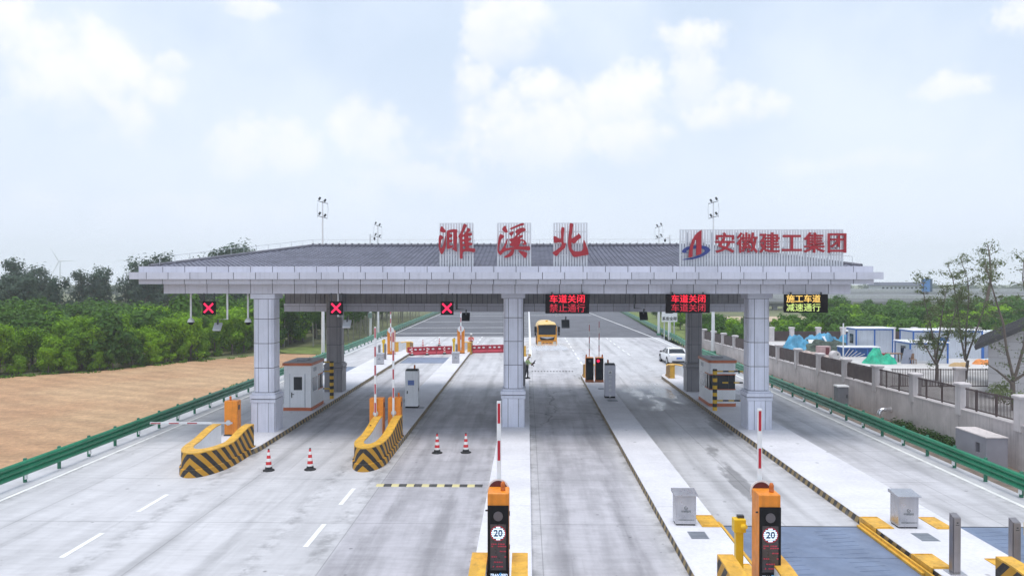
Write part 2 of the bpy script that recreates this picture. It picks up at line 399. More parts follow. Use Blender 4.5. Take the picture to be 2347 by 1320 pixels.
TANKCREAM = mat('tank_cream', (0.80, 0.55, 0.20), 0.4, 0, 0.06)


def leaf_mat(name, dark, light, trans=0.28):
    m = bpy.data.materials.new(name)
    m.use_nodes = True
    nt = m.node_tree
    bs = nt.nodes['Principled BSDF']
    out = nt.nodes['Material Output']
    geo = nd(nt, 'ShaderNodeNewGeometry')
    oi = nd(nt, 'ShaderNodeObjectInfo')
    co = nd(nt, 'ShaderNodeTexCoord').outputs['Object']
    k = mth(nt, 'ADD', mth(nt, 'MULTIPLY', geo.outputs['Random Per Island'], 0.42),
            mth(nt, 'MULTIPLY', oi.outputs['Random'], 0.38))
    k = mth(nt, 'ADD', k, mth(nt, 'MULTIPLY', sstep(nt, fbm(nt, co, 0.9, 3), 0.35, 0.65), 0.25), clamp=True)
    c = mixc(nt, k, dark, light)
    nt.links.new(c, bs.inputs['Base Color'])
    bs.inputs['Roughness'].default_value = 0.6
    bs.inputs['Specular IOR Level'].default_value = 0.25
    tr = nd(nt, 'ShaderNodeBsdfTranslucent', Color=mixc(nt, 0.5, c, light))
    mx = nd(nt, 'ShaderNodeMixShader', i0=trans, i1=bs.outputs[0], i2=tr.outputs[0])
    nt.links.new(mx.outputs[0], out.inputs[0])
    MATS[name] = m
    return m


LEAF_BRIGHT = leaf_mat('leaf_bright', (0.010, 0.075, 0.006), (0.31, 0.55, 0.008), 0.30)
LEAF_MID = leaf_mat('leaf_mid', (0.014, 0.065, 0.010), (0.115, 0.25, 0.020), 0.30)
LEAF_DARK = leaf_mat('leaf_dark', (0.022, 0.042, 0.028), (0.075, 0.115, 0.065))
LEAF_OLIVE = leaf_mat('leaf_olive', (0.07, 0.10, 0.05), (0.19, 0.23, 0.10))
LEAF_TALL = leaf_mat('leaf_tall', (0.035, 0.065, 0.052), (0.105, 0.160, 0.105))  # pale bluish tone, distance haze put into the leaf colour
LEAF_WEED = leaf_mat('leaf_weed', (0.02, 0.06, 0.012), (0.07, 0.14, 0.025))


# ------------------------------------------------------------------ mesh builder
class MB:
    def __init__(s):
        s.v, s.f, s.mi, s.sm, s.uv = [], [], [], [], {}
        s.M = None

    def add(s, vs, fs, m=0, sm=False, uvs=None):
        o = len(s.v)
        if s.M is not None:
            vs = [tuple(s.M @ Vector(p)) for p in vs]
        s.v += [tuple(p) for p in vs]
        for i, f in enumerate(fs):
            if uvs is not None:
                s.uv[len(s.f)] = [uvs[j] for j in f]
            s.f.append(tuple(j + o for j in f))
            s.mi.append(m)
            s.sm.append(sm)

    def box(s, x0, x1, y0, y1, z0, z1, m=0):
        vs = [(x, y, z) for z in (z0, z1) for y in (y0, y1) for x in (x0, x1)]
        s.add(vs, [(0, 2, 3, 1), (4, 5, 7, 6), (0, 1, 5, 4), (2, 6, 7, 3), (0, 4, 6, 2), (1, 3, 7, 5)], m)

    def frust(s, x0, x1, y0, y1, z0, z1, dx, dy, m=0):
        vs = [(x0, y0, z0), (x1, y0, z0), (x1, y1, z0), (x0, y1, z0),
              (x0 + dx, y0 + dy, z1), (x1 - dx, y0 + dy, z1), (x1 - dx, y1 - dy, z1), (x0 + dx, y1 - dy, z1)]
        s.add(vs, [(3, 2, 1, 0), (4, 5, 6, 7), (0, 1, 5, 4), (1, 2, 6, 5), (2, 3, 7, 6), (3, 0, 4, 7)], m)

    def bar(s, p, q, w, h, m=0, up=(0, 0, 1), uv=False):
        p, q = Vector(p), Vector(q)
        d = (q - p)
        L = d.length
        d.normalize()
        u = Vector(up)
        if abs(d.dot(u)) > 0.98:
            u = Vector((0, 1, 0))
        r = d.cross(u).normalized()
        u = r.cross(d).normalized()
        vs = []
        for c in (p, q):
            for a, b in ((-1, -1), (1, -1), (1, 1), (-1, 1)):
                vs.append(tuple(c + r * (a * w / 2) + u * (b * h / 2)))
        uvs = [(0, 0)] * 4 + [(L, 0)] * 4 if uv else None
        s.add(vs, [(3, 2, 1, 0), (4, 5, 6, 7), (0, 1, 5, 4), (1, 2, 6, 5), (2, 3, 7, 6), (3, 0, 4, 7)], m, False, uvs)

    def tube(s, pts, r, n=10, m=0, cap=True, uv=False, sm=True):
        pts = [Vector(p) for p in pts]
        rs = r if isinstance(r, (list, tuple)) else [r] * len(pts)
        vs, uvs, L = [], [], 0.0
        ref = None
        for i, p in enumerate(pts):
            d = (pts[min(i + 1, len(pts) - 1)] - pts[max(i - 1, 0)])
            if d.length < 1e-9:
                d = Vector((0, 0, 1))
            d.normalize()
            if ref is None:
                ref = Vector((0, 0, 1)) if abs(d.z) < 0.9 else Vector((1, 0, 0))
            a = d.cross(ref).normalized()
            b = a.cross(d).normalized()
            if i:
                L += (p - pts[i - 1]).length
            for k in range(n):
                t = 2 * PI * k / n
                vs.append(tuple(p + (a * math.cos(t) + b * math.sin(t)) * rs[i]))
                uvs.append((L, 0))
        fs = []
        for i in range(len(pts) - 1):
            for k in range(n):
                k2 = (k + 1) % n
                fs.append((i * n + k, i * n + k2, (i + 1) * n + k2, (i + 1) * n + k))
        s.add(vs, fs, m, sm, uvs if uv else None)
        if cap:
            e = len(pts) - 1
            s.add(vs[:n], [tuple(range(n))], m, False, uvs[:n] if uv else None)
            s.add(vs[e * n:], [tuple(range(n))[::-1]], m, False, uvs[e * n:] if uv else None)

    def lathe(s, prof, n=20, c=(0, 0), m=0, sm=True, uv=False):
        vs, uvs = [], []
        for r, z in prof:
            for k in range(n):
                t = 2 * PI * k / n
                vs.append((c[0] + r * math.cos(t), c[1] + r * math.sin(t), z))
                uvs.append((z, 0))
        fs = []
        for i in range(len(prof) - 1):
            for k in range(n):
                k2 = (k + 1) % n
                fs.append((i * n + k, i * n + k2, (i + 1) * n + k2, (i + 1) * n + k))
        s.add(vs, fs, m, sm, uvs if uv else None)
        if prof[-1][0] > 1e-4:
            s.add(vs[-n:], [tuple(range(n))], m)
        if prof[0][0] > 1e-4:
            s.add(vs[:n], [tuple(range(n))[::-1]], m)

    def prism(s, poly, axis, a0, a1, m=0):
        """poly in the two other axes, extruded along axis from a0 to a1"""
        def P(u, v, a):
            return (a, u, v) if axis == 'x' else ((u, a, v) if axis == 'y' else (u, v, a))
        n = len(poly)
        vs = [P(u, v, a0) for u, v in poly] + [P(u, v, a1) for u, v in poly]
        fs = [(i, (i + 1) % n, n + (i + 1) % n, n + i) for i in range(n)]
        fs += [tuple(range(n))[::-1], tuple(range(n, 2 * n))]
        s.add(vs, fs, m)

    def loft(s, rings, m=0, sm=True, cap=True):
        n = len(rings[0])
        vs = [p for r in rings for p in r]
        fs = []
        for i in range(len(rings) - 1):
            for k in range(n):
                k2 = (k + 1) % n
                fs.append((i * n + k, i * n + k2, (i + 1) * n + k2, (i + 1) * n + k))
        if cap:
            fs += [tuple(range(n))[::-1], tuple(range((len(rings) - 1) * n, len(rings) * n))]
        s.add(vs, fs, m, sm)

    def build(s, name, mats, parent=None, loc=(0, 0, 0), bevel=0.0, seg=2, fix=True):
        me = bpy.data.meshes.new(name)
        me.from_pydata(s.v, [], s.f)
        if not isinstance(mats, (list, tuple)):
            mats = [mats]
        for m in mats:
            me.materials.append(m)
        me.polygons.foreach_set('material_index', s.mi)
        me.polygons.foreach_set('use_smooth', s.sm)
        if s.uv:
            ul = me.uv_layers.new(name='UVMap')
            for pi, cs in s.uv.items():
                p = me.polygons[pi]
                for k, li in enumerate(p.loop_indices):
                    ul.data[li].uv = cs[k]
        if fix:
            import bmesh
            bm = bmesh.new()
            bm.from_mesh(me)
            bmesh.ops.recalc_face_normals(bm, faces=bm.faces)
            bm.to_mesh(me)
            bm.free()
        me.update()
        o = bpy.data.objects.new(name, me)
        COL.objects.link(o)
        o.location = loc
        if parent is not None:
            o.parent = parent
        if bevel:
            b = o.modifiers.new('bevel', 'BEVEL')
            b.width, b.segments, b.limit_method, b.angle_limit = bevel, seg, 'ANGLE', R(40)
            b.harden_normals = False
        return o


def tag(o, label=None, cat=None, group=None, kind=None):
    for k, v in (('label', label), ('category', cat), ('group', group), ('kind', kind)):
        if v:
            o[k] = v
    return o


def thing(name, label, cat, loc=(0, 0, 0), rz=0.0, group=None):
    o = bpy.data.objects.new(name, None)
    o.empty_display_size = 0.3
    COL.objects.link(o)
    o.location = loc
    o.rotation_euler = (0, 0, rz)
    return tag(o, label, cat, group)


def dup(root, loc, rz=0.0, label=None, group=None, scale=None):
    r = root.copy()
    COL.objects.link(r)
    r.location = loc
    r.rotation_euler = (0, 0, rz)
    if scale:
        r.scale = scale if isinstance(scale, tuple) else (scale,) * 3
    if label:
        r['label'] = label
    if group:
        r['group'] = group
    for ch in list(root.children):
        c = ch.copy()
        COL.objects.link(c)
        c.parent = r
        for g in list(ch.children):
            d = g.copy()
            COL.objects.link(d)
            d.parent = c
    return r


def struct(o):
    o['kind'] = 'structure'
    return o


def curve_mesh(name, splines, extrude, M, offset=0.0):
    """filled flat outlines (holes allowed) given thickness"""
    cu = bpy.data.curves.new(name, 'CURVE')
    cu.dimensions = '2D'
    cu.fill_mode = 'BOTH'
    cu.extrude = extrude
    for pts in splines:
        sp = cu.splines.new('POLY')
        sp.points.add(len(pts) - 1)
        for i, (x, y) in enumerate(pts):
            sp.points[i].co = (x, y, 0, 1)
        sp.use_cyclic_u = True
    return _to_mesh(name, cu, M)


def text_mesh(name, body, size, extrude, M, bold=0.0, shear=0.0):
    cu = bpy.data.curves.new(name, 'FONT')
    cu.body = body
    cu.size = size
    cu.extrude = extrude
    cu.offset = bold
    cu.shear = shear
    cu.align_x = 'CENTER'
    cu.align_y = 'CENTER'
    cu.resolution_u = 3
    return _to_mesh(name, cu, M)


def _to_mesh(name, cu, M):
    t = bpy.data.objects.new(name, cu)
    COL.objects.link(t)
    dg = bpy.context.evaluated_depsgraph_get()
    me = bpy.data.meshes.new_from_object(t.evaluated_get(dg))
    bpy.data.objects.remove(t)
    bpy.data.curves.remove(cu)
    me.transform(M)
    me.name = name
    return me


FACE = Matrix.Rotation(R(90), 4, 'X')         # upright, read from -Y


def put(name, me, m, parent=None, loc=(0, 0, 0)):
    me.materials.clear()
    me.materials.append(m)
    o = bpy.data.objects.new(name, me)
    COL.objects.link(o)
    o.location = loc
    if parent is not None:
        o.parent = parent
    return o


def smooth_poly(pts, k=3):
    out = []
    n = len(pts)
    for i in range(n):
        p0, p1, p2, p3 = (pts[(i + j - 1) % n] for j in range(4))
        for t in range(k):
            u = t / k
            out.append(tuple(0.5 * ((2 * p1[a]) + (-p0[a] + p2[a]) * u + (2 * p0[a] - 5 * p1[a] + 4 * p2[a] - p3[a]) * u * u
                                    + (-p0[a] + 3 * p1[a] - 3 * p2[a] + p3[a]) * u ** 3) for a in (0, 1)))
    return out

# ------------------------------------------------------------------ ground, roads, islands
def sheet(name, poly, z, m, kind='structure'):
    mb = MB()
    mb.add([(x, y, z) for x, y in poly], [tuple(range(len(poly)))], 0)
    o = mb.build(name, m, fix=False)
    if o.data.polygons[0].normal.z < 0:
        o.data.flip_normals()
    o['kind'] = kind
    return o


def slab(name, poly, z0, z1, mats):
    mb = MB()
    n = len(poly)
    vs = [(x, y, z0) for x, y in poly] + [(x, y, z1) for x, y in poly]
    mb.add(vs, [tuple(range(n, 2 * n))], 0)
    mb.add(vs, [(i, (i + 1) % n, n + (i + 1) % n, n + i) for i in range(n)], 1 if len(mats) > 1 else 0)
    o = mb.build(name, mats)
    o['kind'] = 'structure'
    return o


sheet('ground', [(-1250, -60), (1250, -60), (1250, 1290), (-1250, 1290)], -1.0, GROUND)
slab('toll_plaza_road', [(-19.3, -8), (17.3, -8), (17.3, 97), (-19.3, 97)], -1.2, 0.0, [CONC, SHOULDER])
ASPH_POLY = [(-19.3, 97), (17.9, 97), (21.9, 172), (25, 260), (-21, 260), (-19.9, 172)]
slab('asphalt_road', ASPH_POLY, -1.2, 0.0, [ASPH, SHOULDER])
# left embankment slope, field beyond it
mb = MB()
mb.add([(-19.3, -8, -0.05), (-19.3, 260, -0.05), (-21.2, 260, -0.99), (-21.2, -8, -0.99)], [(0, 1, 2, 3)])
struct(mb.build('embankment', GRASS))
rng = random.Random(4)
edge = [(-78, 34), (-60, 52), (-45.6, 62.9), (-40.2, 66.7), (-35.2, 74.8), (-31.1, 80.5), (-27.5, 84.0)]
fp = [(-20.6, -8), (-20.6, 82.5)] + [(x + rng.uniform(-.4, .4), y + rng.uniform(-.5, .5)) for x, y in edge[::-1]] + [(-95, 20), (-95, -8)]
sheet('stubble_field', fp, -0.90, FIELD)
sheet('grass_verge', [(-20.6, 82.5), (-27.5, 84.0), (-30.5, 88.0), (-26, 97), (-20.6, 97)], -0.88, GRASS)
# right side: dirt strip between rail and retaining wall, verge further on
mb = MB()
mb.box(17.3, 19.6, -8, 86, -1.1, -0.06)
struct(mb.build('dirt_strip', DIRT))
sheet('grass_strip', [(18.3, 86), (24.5, 86), (30, 200), (23.5, 200)], -0.2, GRASS)
mb = MB()
mb.add([(19.96, 12, 1.62), (60, 12, 1.62), (60, 82, .95), (19.96, 82, .95), (19.96, 12, -1.1), (60, 12, -1.1), (60, 82, -1.1), (19.96, 82, -1.1)],
       [(0, 1, 2, 3), (0, 4, 5, 1), (1, 5, 6, 2), (2, 6, 7, 3), (3, 7, 4, 0)])
struct(mb.build('yard_ground', YARD))
sheet('bare_soil_strip', [(40, 150), (190, 150), (190, 178), (40, 172)], -0.93, SAND)
# pale shoulder strip beside the right rail and left rail
sheet('shoulder', [(16.55, -8), (17.28, -8), (17.28, 97), (16.55, 97)], 0.004, SHOULDER)
sheet('shoulder', [(-19.28, -8), (-18.05, -8), (-18.05, 97), (-19.28, 97)], 0.004, SHOULDER)


def quads(name, lst, z, m):
    mb = MB()
    for q in lst:
        mb.add([(x, y, z) for x, y in q], [(0, 1, 2, 3)])
    o = mb.build(name, m, fix=False)
    bpy_flip(o)
    return struct(o)


def bpy_flip(o):
    if o.data.polygons and o.data.polygons[0].normal.z < 0:
        o.data.flip_normals()


def rect(x0, x1, y0, y1):
    return [(x0, y0), (x1, y0), (x1, y1), (x0, y1)]


def skew(xa, ya, xb, yb, w):
    return [(xa - w / 2, ya), (xa + w / 2, ya), (xb + w / 2, yb), (xb - w / 2, yb)]


quads('edge_line', [skew(-17.85, -8, -17.95, 40, .16), skew(-17.95, 40, -18.45, 97, .16), skew(-18.45, 97, -19.3, 172, .16)], .008, LINE)
quads('edge_line', [skew(16.42, -8, 16.5, 97, .17), skew(16.5, 97.03, 14.2, 170, .17)], .008, LINE)
quads('lane_dashes', [rect(-12.68, -12.52, y, y + 1.95) for y in (11.7, 15.7, 19.65, 23.6)] + [rect(-6.31, -6.16, y, y + 1.95) for y in (12.6, 16.6, 20.58, 24.5)]
      + [rect(4.85, 5.0, y, y + 2) for y in range(66, 98, 4)] + [rect(-6.0, -5.85, y, y + 2) for y in range(84, 98, 4)]
      + [rect(-11.6, -11.45, y, y + 2) for y in range(84, 98, 4)] + [rect(10.2, 10.35, y, y + 2) for y in range(74, 98, 4)], .006, LINE)
rum = []
for y in (97.6, 104, 116.5, 133, 154, 165):
    rum.append([(-18.4 - (y - 97) * .012, y - .9), (-1.2, y + .4), (-1.2, y + .85), (-18.4 - (y - 97) * .012, y - .45)])
quads('rumble_lines', rum, .006, LINE)
quads('rumble_lines', [rect(.8, 13.8, 157, 157.6)], .006, LINE)
quads('hatched_median', [skew(.35, 72, .45, 180, .28), skew(-.95, 72, -1.0, 180, .2)] + [[(-.85, y - 1.2), (.2, y), (.2, y + .35), (-.85, y - .85)] for y in range(76, 180, 4)], .007, LINE)


# ---- kerbed islands
def island(x0, x1, y0, y1, near_round, far_round, zt=.25, stripes=True):
    w = (x1 - x0) / 2
    cx = (x0 + x1) / 2
    poly = []
    if near_round:
        poly += [(cx + w * math.cos(t), y0 + w * 1.6 + w * 1.6 * math.sin(t)) for t in [PI + PI * i / 14 for i in range(15)]]
    else:
        poly += [(x0, y0), (x1, y0)]
    if far_round:
        poly += [(cx + w * math.cos(t), y1 - w * 1.6 + w * 1.6 * math.sin(t)) for t in [PI * i / 14 for i in range(15)]]
    else:
        poly += [(x1, y1), (x0, y1)]
    mb = MB()
    n = len(poly)
    inn = [(cx + (x - cx) * .985, y) for x, y in poly]
    vs = [(x, y, -.02) for x, y in poly] + [(x, y, zt - .02) for x, y in poly] + [(x, y, zt) for x, y in inn]
    mb.add(vs, [(i, (i + 1) % n, n + (i + 1) % n, n + i) for i in range(n)], 1 if stripes else 0)
    mb.add(vs, [(n + i, n + (i + 1) % n, 2 * n + (i + 1) % n, 2 * n + i) for i in range(n)], 0)
    mb.add(vs, [tuple(range(2 * n, 3 * n))], 0)
    o = mb.build('traffic_island', [KTOP, KSTRIPE])
    return struct(o)


island(-14.3, -11.72, 30.2, 78, True, True)
island(-7.3, -5.72, 31.4, 77.5, True, True)
island(-1.36, .13, 10.5, 72.5, True, True, stripes=False)
island(4.12, 5.72, 10.5, 58, True, True)
island(10.22, 12.72, 10.5, 58, True, True)

# ------------------------------------------------------------------ toll canopy
canopy = thing('toll_canopy', 'long grey panelled toll gate canopy with dark tiled hip roof over the lanes', 'toll canopy', (-1.1, 42.6, 0))
OX, OY = -1.1, 42.6


def panels(name, x0, x1, y0, y1, z0, z1, w, shift=0.0, g=.03, t=.03):
    """joint-coloured core clad with separate panels on all four sides"""
    x0, x1, y0, y1 = x0 - OX, x1 - OX, y0 - OY, y1 - OY
    mb = MB()
    mb.box(x0 + t, x1 - t, y0 + t, y1 - t, z0 + .004, z1 - .004, 1)
    for side in (0, 1):
        a = x0
        n = max(1, round((x1 - x0) / w))
        cuts = [x0] + [x0 + (i + shift) * (x1 - x0) / n for i in range(1, n)] + [x1]
        for i in range(len(cuts) - 1):
            ya, yb = (y0, y0 + t) if side == 0 else (y1 - t, y1)
            mb.box(cuts[i] + g / 2, cuts[i + 1] - g / 2, ya, yb, z0, z1 - .001)
    for side in (0, 1):
        n = max(1, round((y1 - y0 - 2 * t) / w))
        L = (y1 - y0 - 2 * t) / n
        for i in range(n):
            xa, xb = (x0, x0 + t) if side == 0 else (x1 - t, x1)
            mb.box(xa, xb, y0 + t + L * i + g / 2, y0 + t + L * (i + 1) - g / 2, z0, z1 - .001)
    return mb.build(name, [PANEL, GAP], canopy)


panels('coping', -18.13, 15.84, 34.1, 51.1, 7.865, 8.14, 1.03, .12)
panels('fascia', -18.40, 16.15, 33.77, 51.45, 7.54, 7.86, 1.03, -.2)
panels('eave_trim', -18.1, 15.84, 34.05, 51.15, 7.315, 7.535, 1.03, .1)
panels('edge_beam', -17.3, 15.12, 34.8, 50.4, 6.86, 7.31, 1.03, 0)
# thin cover strip on top of the fascia step
mb = MB()
mb.box(-18.38 - OX, 16.13 - OX, 33.8 - OY, 51.43 - OY, 7.8605, 7.8645)
mb.build('flashing', PANEL, canopy)
mb = MB()
mb.box(-17.2 - OX, 15.0 - OX, 34.95 - OY, 50.3 - OY, 6.90, 6.93)
for i in range(150):
    x = -17.1 + i * .2145 - OX
    mb.box(x, x + .15, 35.0 - OY, 48.2 - OY, 6.868, 6.90)
mb.build('soffit', [SLAT], canopy)
# rear cross beam: white trim below, grey vertical slats above
mb = MB()
x = -16.0
mb.box(-15.95 - OX, 14.3 - OX, 48.36 - OY, 48.9 - OY, 5.46, 6.86, 1)
while x < 14.2:
    mb.box(x - OX + .012, x + 1.03 - OX - .012, 48.3 - OY, 48.36 - OY, 5.43, 5.78)
    mb.box(x - OX + .012, x + 1.03 - OX - .012, 48.24 - OY, 48.30 - OY, 5.80, 5.96)
    x += 1.03
mb.build('rear_beam', [PANEL, GAP], canopy)
mb = MB()
x = -15.9
k = 0
while x < 14.2:
    w = (.34, .26, .4)[k % 3]
    mb.box(x - OX, x + w - .03 - OX, 48.32 - OY - .03 * (k % 2), 48.355 - OY, 5.97, 6.855)
    x += w
    k += 1
mb.build('beam_slats', [SLAT], canopy)

# hip roof with tile rolls
EX0, EX1, EY0, EY1, EZ = -17.75, 15.45, 34.45, 50.75, 8.10
RX0, RX1, RY, RZ = -12.4, 10.1, 42.6, 9.42


def roof_face(mb, front):
    ye = EY0 if front else EY1
    cols, roll = [], .235
    x = EX0
    xs = []
    nroll = int((EX1 - EX0) / roll)
    for i in range(nroll * 6 + 1):
        xs.append(EX0 + (EX1 - EX0) * i / (nroll * 6))
    NR = 22
    for i, x in enumerate(xs):
        tmax = min(1.0, (x - EX0) / (RX0 - EX0), (EX1 - x) / (EX1 - RX1))
        tmax = max(tmax, .004)
        h = .045 * (0.5 + 0.5 * math.cos(2 * PI * (i % 6) / 6))
        col = []
        for j in range(NR + 1):
            for e in (0, 1):
                t = j / NR
                tt = min(t, tmax)
                step = .028 * (1 - e) if j < NR else 0
                col.append((x - OX, ye + (RY - ye) * tt - OY, EZ + (RZ - EZ) * tt + h + (.028 if e else 0)))
        cols.append(col)
    n = len(cols[0])
    vs = [p for c in cols for p in c]
    fs = [(i * n + j, (i + 1) * n + j, (i + 1) * n + j + 1, i * n + j + 1) for i in range(len(cols) - 1) for j in range(n - 1)]
    mb.add(vs, fs, 0, False)


def hip_face(mb, left):
    xe = EX0 if left else EX1
    xr = RX0 if left else RX1
    n = int((EY1 - EY0) / .235) * 6
    cols = []
    for i in range(n + 1):
        y = EY0 + (EY1 - EY0) * i / n
        tm = max(.004, min(1, (y - EY0) / (RY - EY0), (EY1 - y) / (EY1 - RY)))
        h = .045 * (0.5 + 0.5 * math.cos(2 * PI * (i % 6) / 6))
        cols.append([(xe + (xr - xe) * min(j / 14, tm) - OX, y - OY, EZ + (RZ - EZ) * min(j / 14, tm) + h) for j in range(15)])
    vs = [p for c in cols for p in c]
    fs = [(i * 15 + j, (i + 1) * 15 + j, (i + 1) * 15 + j + 1, i * 15 + j + 1) for i in range(n) for j in range(14)]
    mb.add(vs, fs, 0, False)


mb = MB()
roof_face(mb, True)
roof_face(mb, False)
hip_face(mb, True)
hip_face(mb, False)
roof = mb.build('roof', TILE, canopy, fix=False)
mb = MB()
mb.tube([(RX0 - OX, 0, RZ + .07), (RX1 - OX, 0, RZ + .07)], .11, 10)
for cx, rx in ((EX0, RX0), (EX1, RX1)):
    for cy in (EY0, EY1):
        mb.tube([(cx - OX, cy - OY, EZ + .06), (rx - OX, 0, RZ + .07)], .10, 8)
for i in range(60):
    x = RX0 - OX + (RX1 - RX0) * i / 59
    mb.box(x - .03, x + .03, -.13, .13, RZ - .02, RZ + .205)
mb.build('ridge_cap', TILECAP, roof)
mb = MB()
pts = [(EX0 + .3, EY0 + .3, EZ + .5), (RX0, RY, RZ + .42), (RX1, RY, RZ + .42), (EX1 - .3, EY0 + .3, EZ + .5)]
for a, b in zip(pts, pts[1:]):
    mb.tube([(a[0] - OX, a[1] - OY, a[2]), (b[0] - OX, b[1] - OY, b[2])], .011, 5)
    for i in range(0, 13):
        t = i / 12
        x, y, z = (a[q] + (b[q] - a[q]) * t for q in range(3))
        mb.tube([(x - OX, y - OY, z), (x - OX, y - OY, z - .42)], .012, 5)
mb.build('lightning_wire', GALV, canopy)


def column(x0, x1, y0, skin=GRANITE):
    """clad square column: plinth, moulded collar, chamfered shaft, cap"""
    w = x1 - x0
    cx, cy = (x0 + x1) / 2 - OX, y0 + w / 2 - OY
    h = w / 2

    def plan(half, ch):
        return [(cx + a, cy + b) for a, b in ((-half, -half + ch), (-half + ch, -half), (half - ch, -half), (half, -half + ch),
                                              (half, half - ch), (half - ch, half), (-half + ch, half), (-half, half - ch))]
    mb = MB()
    sh = h * .84
    zs = [2.13, 3.30, 4.47, 5.64, 6.60]
    mb.prism(plan(sh - .02, .10), 'z', 2.12, 6.84, 1)
    for i in range(4):
        za, zb = zs[i] + .015, zs[i + 1] - .015
        t = .03
        # centre panel, two side strips per face, chamfer strips
        for q in range(4):
            M = Matrix.Translation((cx, cy, 0)) @ Matrix.Rotation(PI / 2 * q, 4, 'Z')
            mb.M = M
            mb.box(-sh * .46, sh * .46, -sh - .005, -sh + t, za, zb)
            mb.box(-sh + .11, -sh * .46 - .024, -sh + .012, -sh + t + .02, za, zb)
            mb.box(sh * .46 + .024, sh - .11, -sh + .012, -sh + t + .02, za, zb)
            mb.M = M @ Matrix.Translation((sh - .056, -sh + .056, 0)) @ Matrix.Rotation(PI / 4, 4, 'Z')
            mb.box(-.066, .066, -.012, .02, za, zb)
            mb.M = None
    c = mb.build('column', [skin, GAP], canopy)
    mb = MB()
    mb.prism(plan(h - .015, .02), 'z', .24, 1.64, 1)
    for q in range(4):
        mb.M = Matrix.Translation((cx, cy, 0)) @ Matrix.Rotation(PI / 2 * q, 4, 'Z')
        for a, b in ((-1, -.46), (-.46, .46), (.46, 1)):
            mb.box(a * (h - .02) + .011, b * (h - .02) - .011, -h, -h + .03, .25, 1.65)
        mb.M = None
    mb.build('plinth', [skin, GAP], c)
    mb = MB()
    mb.prism(plan(h + .035, .03), 'z', 1.66, 1.80)
    mb.prism(plan(h - .01, .03), 'z', 1.80, 1.84, 1)
    mb.prism(plan(h + .05, .03), 'z', 1.84, 2.02)
    mb.prism(plan(h - .02, .05), 'z', 2.02, 2.12)
    mb.build('collar', [skin, GAP], c, bevel=.012)
    mb = MB()
    mb.prism(plan(h + .02, .04), 'z', 6.61, 6.855)
    mb.build('capital', [skin, GAP], c, bevel=.012)


for a in ((-13.19, -12.03, 34.95), (-1.26, -.11, 36.45), (10.70, 11.88, 36.0), (-13.15, -12.0, 47.6, DARKPANEL), (-1.26, -.11, 47.9, DARKPANEL), (10.4, 11.5, 48.2, DARKPANEL)):
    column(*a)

# ------------------------------------------------------------------ roof-top signs
PXM = 34.3 / 1693.0                    # metres per photo pixel at the sign plane
SY = 34.33


def slat_screen(t, w, z0, z1, n, sw, rails):
    mb = MB()
    for i in range(n):
        x = -w / 2 + sw / 2 + (w - sw) * i / (n - 1)
        mb.box(x - sw / 2, x + sw / 2, -.02, .03, z0, z1)
    for z in rails:
        mb.box(-w / 2, w / 2, .032, .075, z - .02, z + .02)
    mb.box(-w / 2, w / 2, -.015, .028, z1 + .002, z1 + .03)
    o = mb.build('slat_screen', SCREEN, t)
    for x in (-w * .4, 0, w * .4) if w < 3 else [(-.45 + .15 * k) * w for k in range(7)]:
        mb = MB()
        mb.bar((x, .11, z0 + .6 * (z1 - z0)), (x, 1.0, z0 + .25), .05, .05)
        mb.box(x - .03, x + .03, .077, .13, z0, z1 - .1)
        mb.build('strut', GALV, t)
    return o


